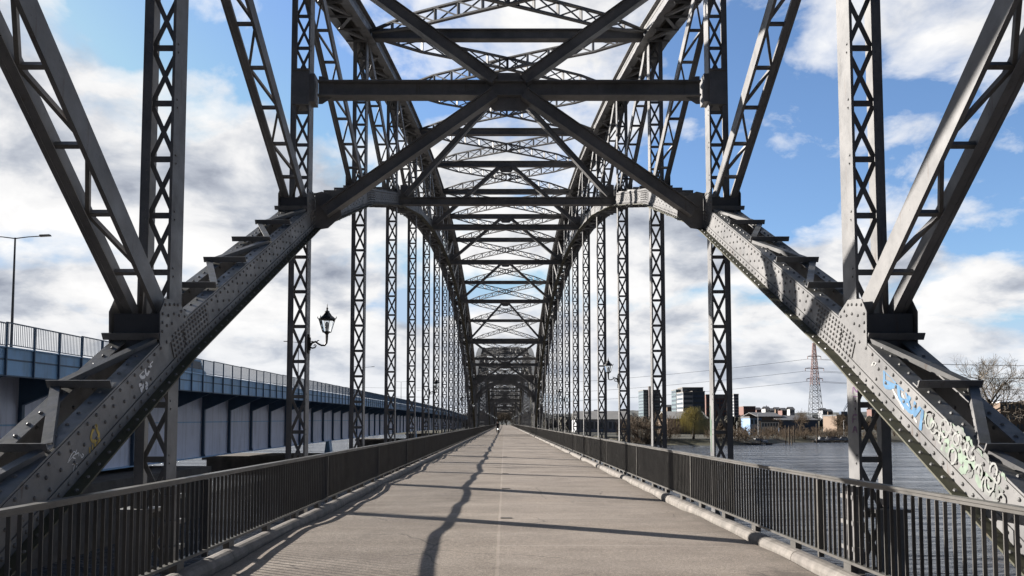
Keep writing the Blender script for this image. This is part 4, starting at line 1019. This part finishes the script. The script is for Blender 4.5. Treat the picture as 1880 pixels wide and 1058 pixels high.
# ------------------------------------------------------------------ cyclist
PX, PY = CAM.x - .95, 110.0
bk = thing('bicycle', 'dark bicycle with a white lamp ridden towards the camera far down the roadway', 'bicycle', (PX, PY, 0))
for yy in (-.52, .52):
    mb = MB(); K = 20; mb.tube([(0, yy + .33 * math.cos(a * 2 * math.pi / K), .35 + .33 * math.sin(a * 2 * math.pi / K)) for a in range(K + 1)], .02, 6, False)
    for a in range(0, K, 2): mb.beam((0, yy, .35), (0, yy + .33 * math.cos(a * 2 * math.pi / K), .35 + .33 * math.sin(a * 2 * math.pi / K)), .005, .005)
    mb.build('wheel', M_IRON, bk)
mb = MB()
for a, b in (((0, -.52, .35), (0, -.38, .95)), ((0, -.38, .85), (0, 0, .32)), ((0, -.36, .9), (0, .2, .85)), ((0, 0, .32), (0, .22, .95)), ((0, 0, .32), (0, .52, .35)), ((0, .2, .85), (0, .52, .35))): mb.tube([a, b], .018, 6)
mb.build('frame', M_IRON, bk)
mb = MB(); mb.tube([(-.28, -.30, 1.05), (-.2, -.4, 1.06), (0, -.38, 1.02), (.2, -.4, 1.06), (.28, -.30, 1.05)], .014, 6); mb.build('handlebar', M_IRON, bk)
mb = MB(); mb.lathe([(.09, 0), (.11, .03), (.05, .05)], (0, .24, .95), 8); mb.build('saddle', M_IRON, bk)
mb = MB(); mb.tube([(0, -.44, .78), (0, -.53, .78)], .07, 12); m_l = mat('headlamp', (.9, .9, .85), .2); m_l.node_tree.nodes['Principled BSDF'].inputs['Emission Color'].default_value = (1, 1, .95, 1); m_l.node_tree.nodes['Principled BSDF'].inputs['Emission Strength'].default_value = 3; mb.build('headlight', m_l, bk)
def skin_body(verts, edges, rads, name, m, parent, root=0):
    me = bpy.data.meshes.new(name); me.from_pydata(verts, edges, []); o = bpy.data.objects.new(name, me); COL.objects.link(o)
    sk = o.modifiers.new('skin', 'SKIN')
    for i, r in enumerate(rads): me.skin_vertices[0].data[i].radius = (r, r)
    me.skin_vertices[0].data[root].use_root = True; sk.use_smooth_shade = True
    sb = o.modifiers.new('sub', 'SUBSURF'); sb.levels = 1; sb.render_levels = 2; me.materials.append(m)
    if parent: o.parent = parent
    return o
M_COAT = mat('dark_coat', (.015, .014, .017), .9, var=.3); M_SKIN = mat('skin', (.45, .28, .20), .6)
prs = thing('person', 'cyclist in dark clothes leaning forward on the bicycle, hands on the handlebar', 'person', (PX, PY, 0))
vs = [(0, .2, 1.02), (0, .12, 1.25), (0, 0, 1.48), (0, -.06, 1.56), (0, -.10, 1.68), (0, -.11, 1.76),
      (-.18, .02, 1.47), (-.27, -.12, 1.25), (-.26, -.30, 1.09), (.18, .02, 1.47), (.27, -.12, 1.25), (.26, -.30, 1.09),
      (-.10, .16, .98), (-.13, -.16, .78), (-.12, -.02, .38), (-.12, -.14, .30), (.10, .16, .98), (.13, -.08, .62), (.12, .05, .25), (.12, -.07, .18)]
es = [(0, 1), (1, 2), (2, 3), (3, 4), (4, 5), (2, 6), (6, 7), (7, 8), (2, 9), (9, 10), (10, 11), (0, 12), (12, 13), (13, 14), (14, 15), (0, 16), (16, 17), (17, 18), (18, 19)]
rs = [.15, .15, .15, .06, .095, .07, .075, .055, .035, .075, .055, .035, .10, .08, .05, .04, .10, .08, .05, .04]
skin_body(vs, es, rs, 'body', M_COAT, prs)
mb = MB(); mb.lathe([(.02, -.11), (.06, -.09), (.078, -.02), (.08, .03), (.05, .075)], (0, -.135, 1.69), 10); mb.build('face', M_SKIN, prs, True)
mb = MB(); mb.lathe([(.115, 0), (.11, .05), (.07, .10), (.02, .115)], (0, -.10, 1.73), 10); mb.build('cap', M_IRON, prs, True)
for s in (-1, 1):
    mb = MB(); mb.tube([(s * .25, -.28, 1.10), (s * .25, -.34, 1.08)], [.035, .04], 6)
    for k in range(4): mb.tube([(s * (.215 + k * .022), -.33, 1.09), (s * (.215 + k * .022), -.40, 1.085), (s * (.215 + k * .022), -.405, 1.05 + .004 * k)], .010, 5)
    mb.tube([(s * .205, -.30, 1.08), (s * .19, -.34, 1.05), (s * .20, -.37, 1.035)], .011, 5); mb.build('hand', M_SKIN, prs)
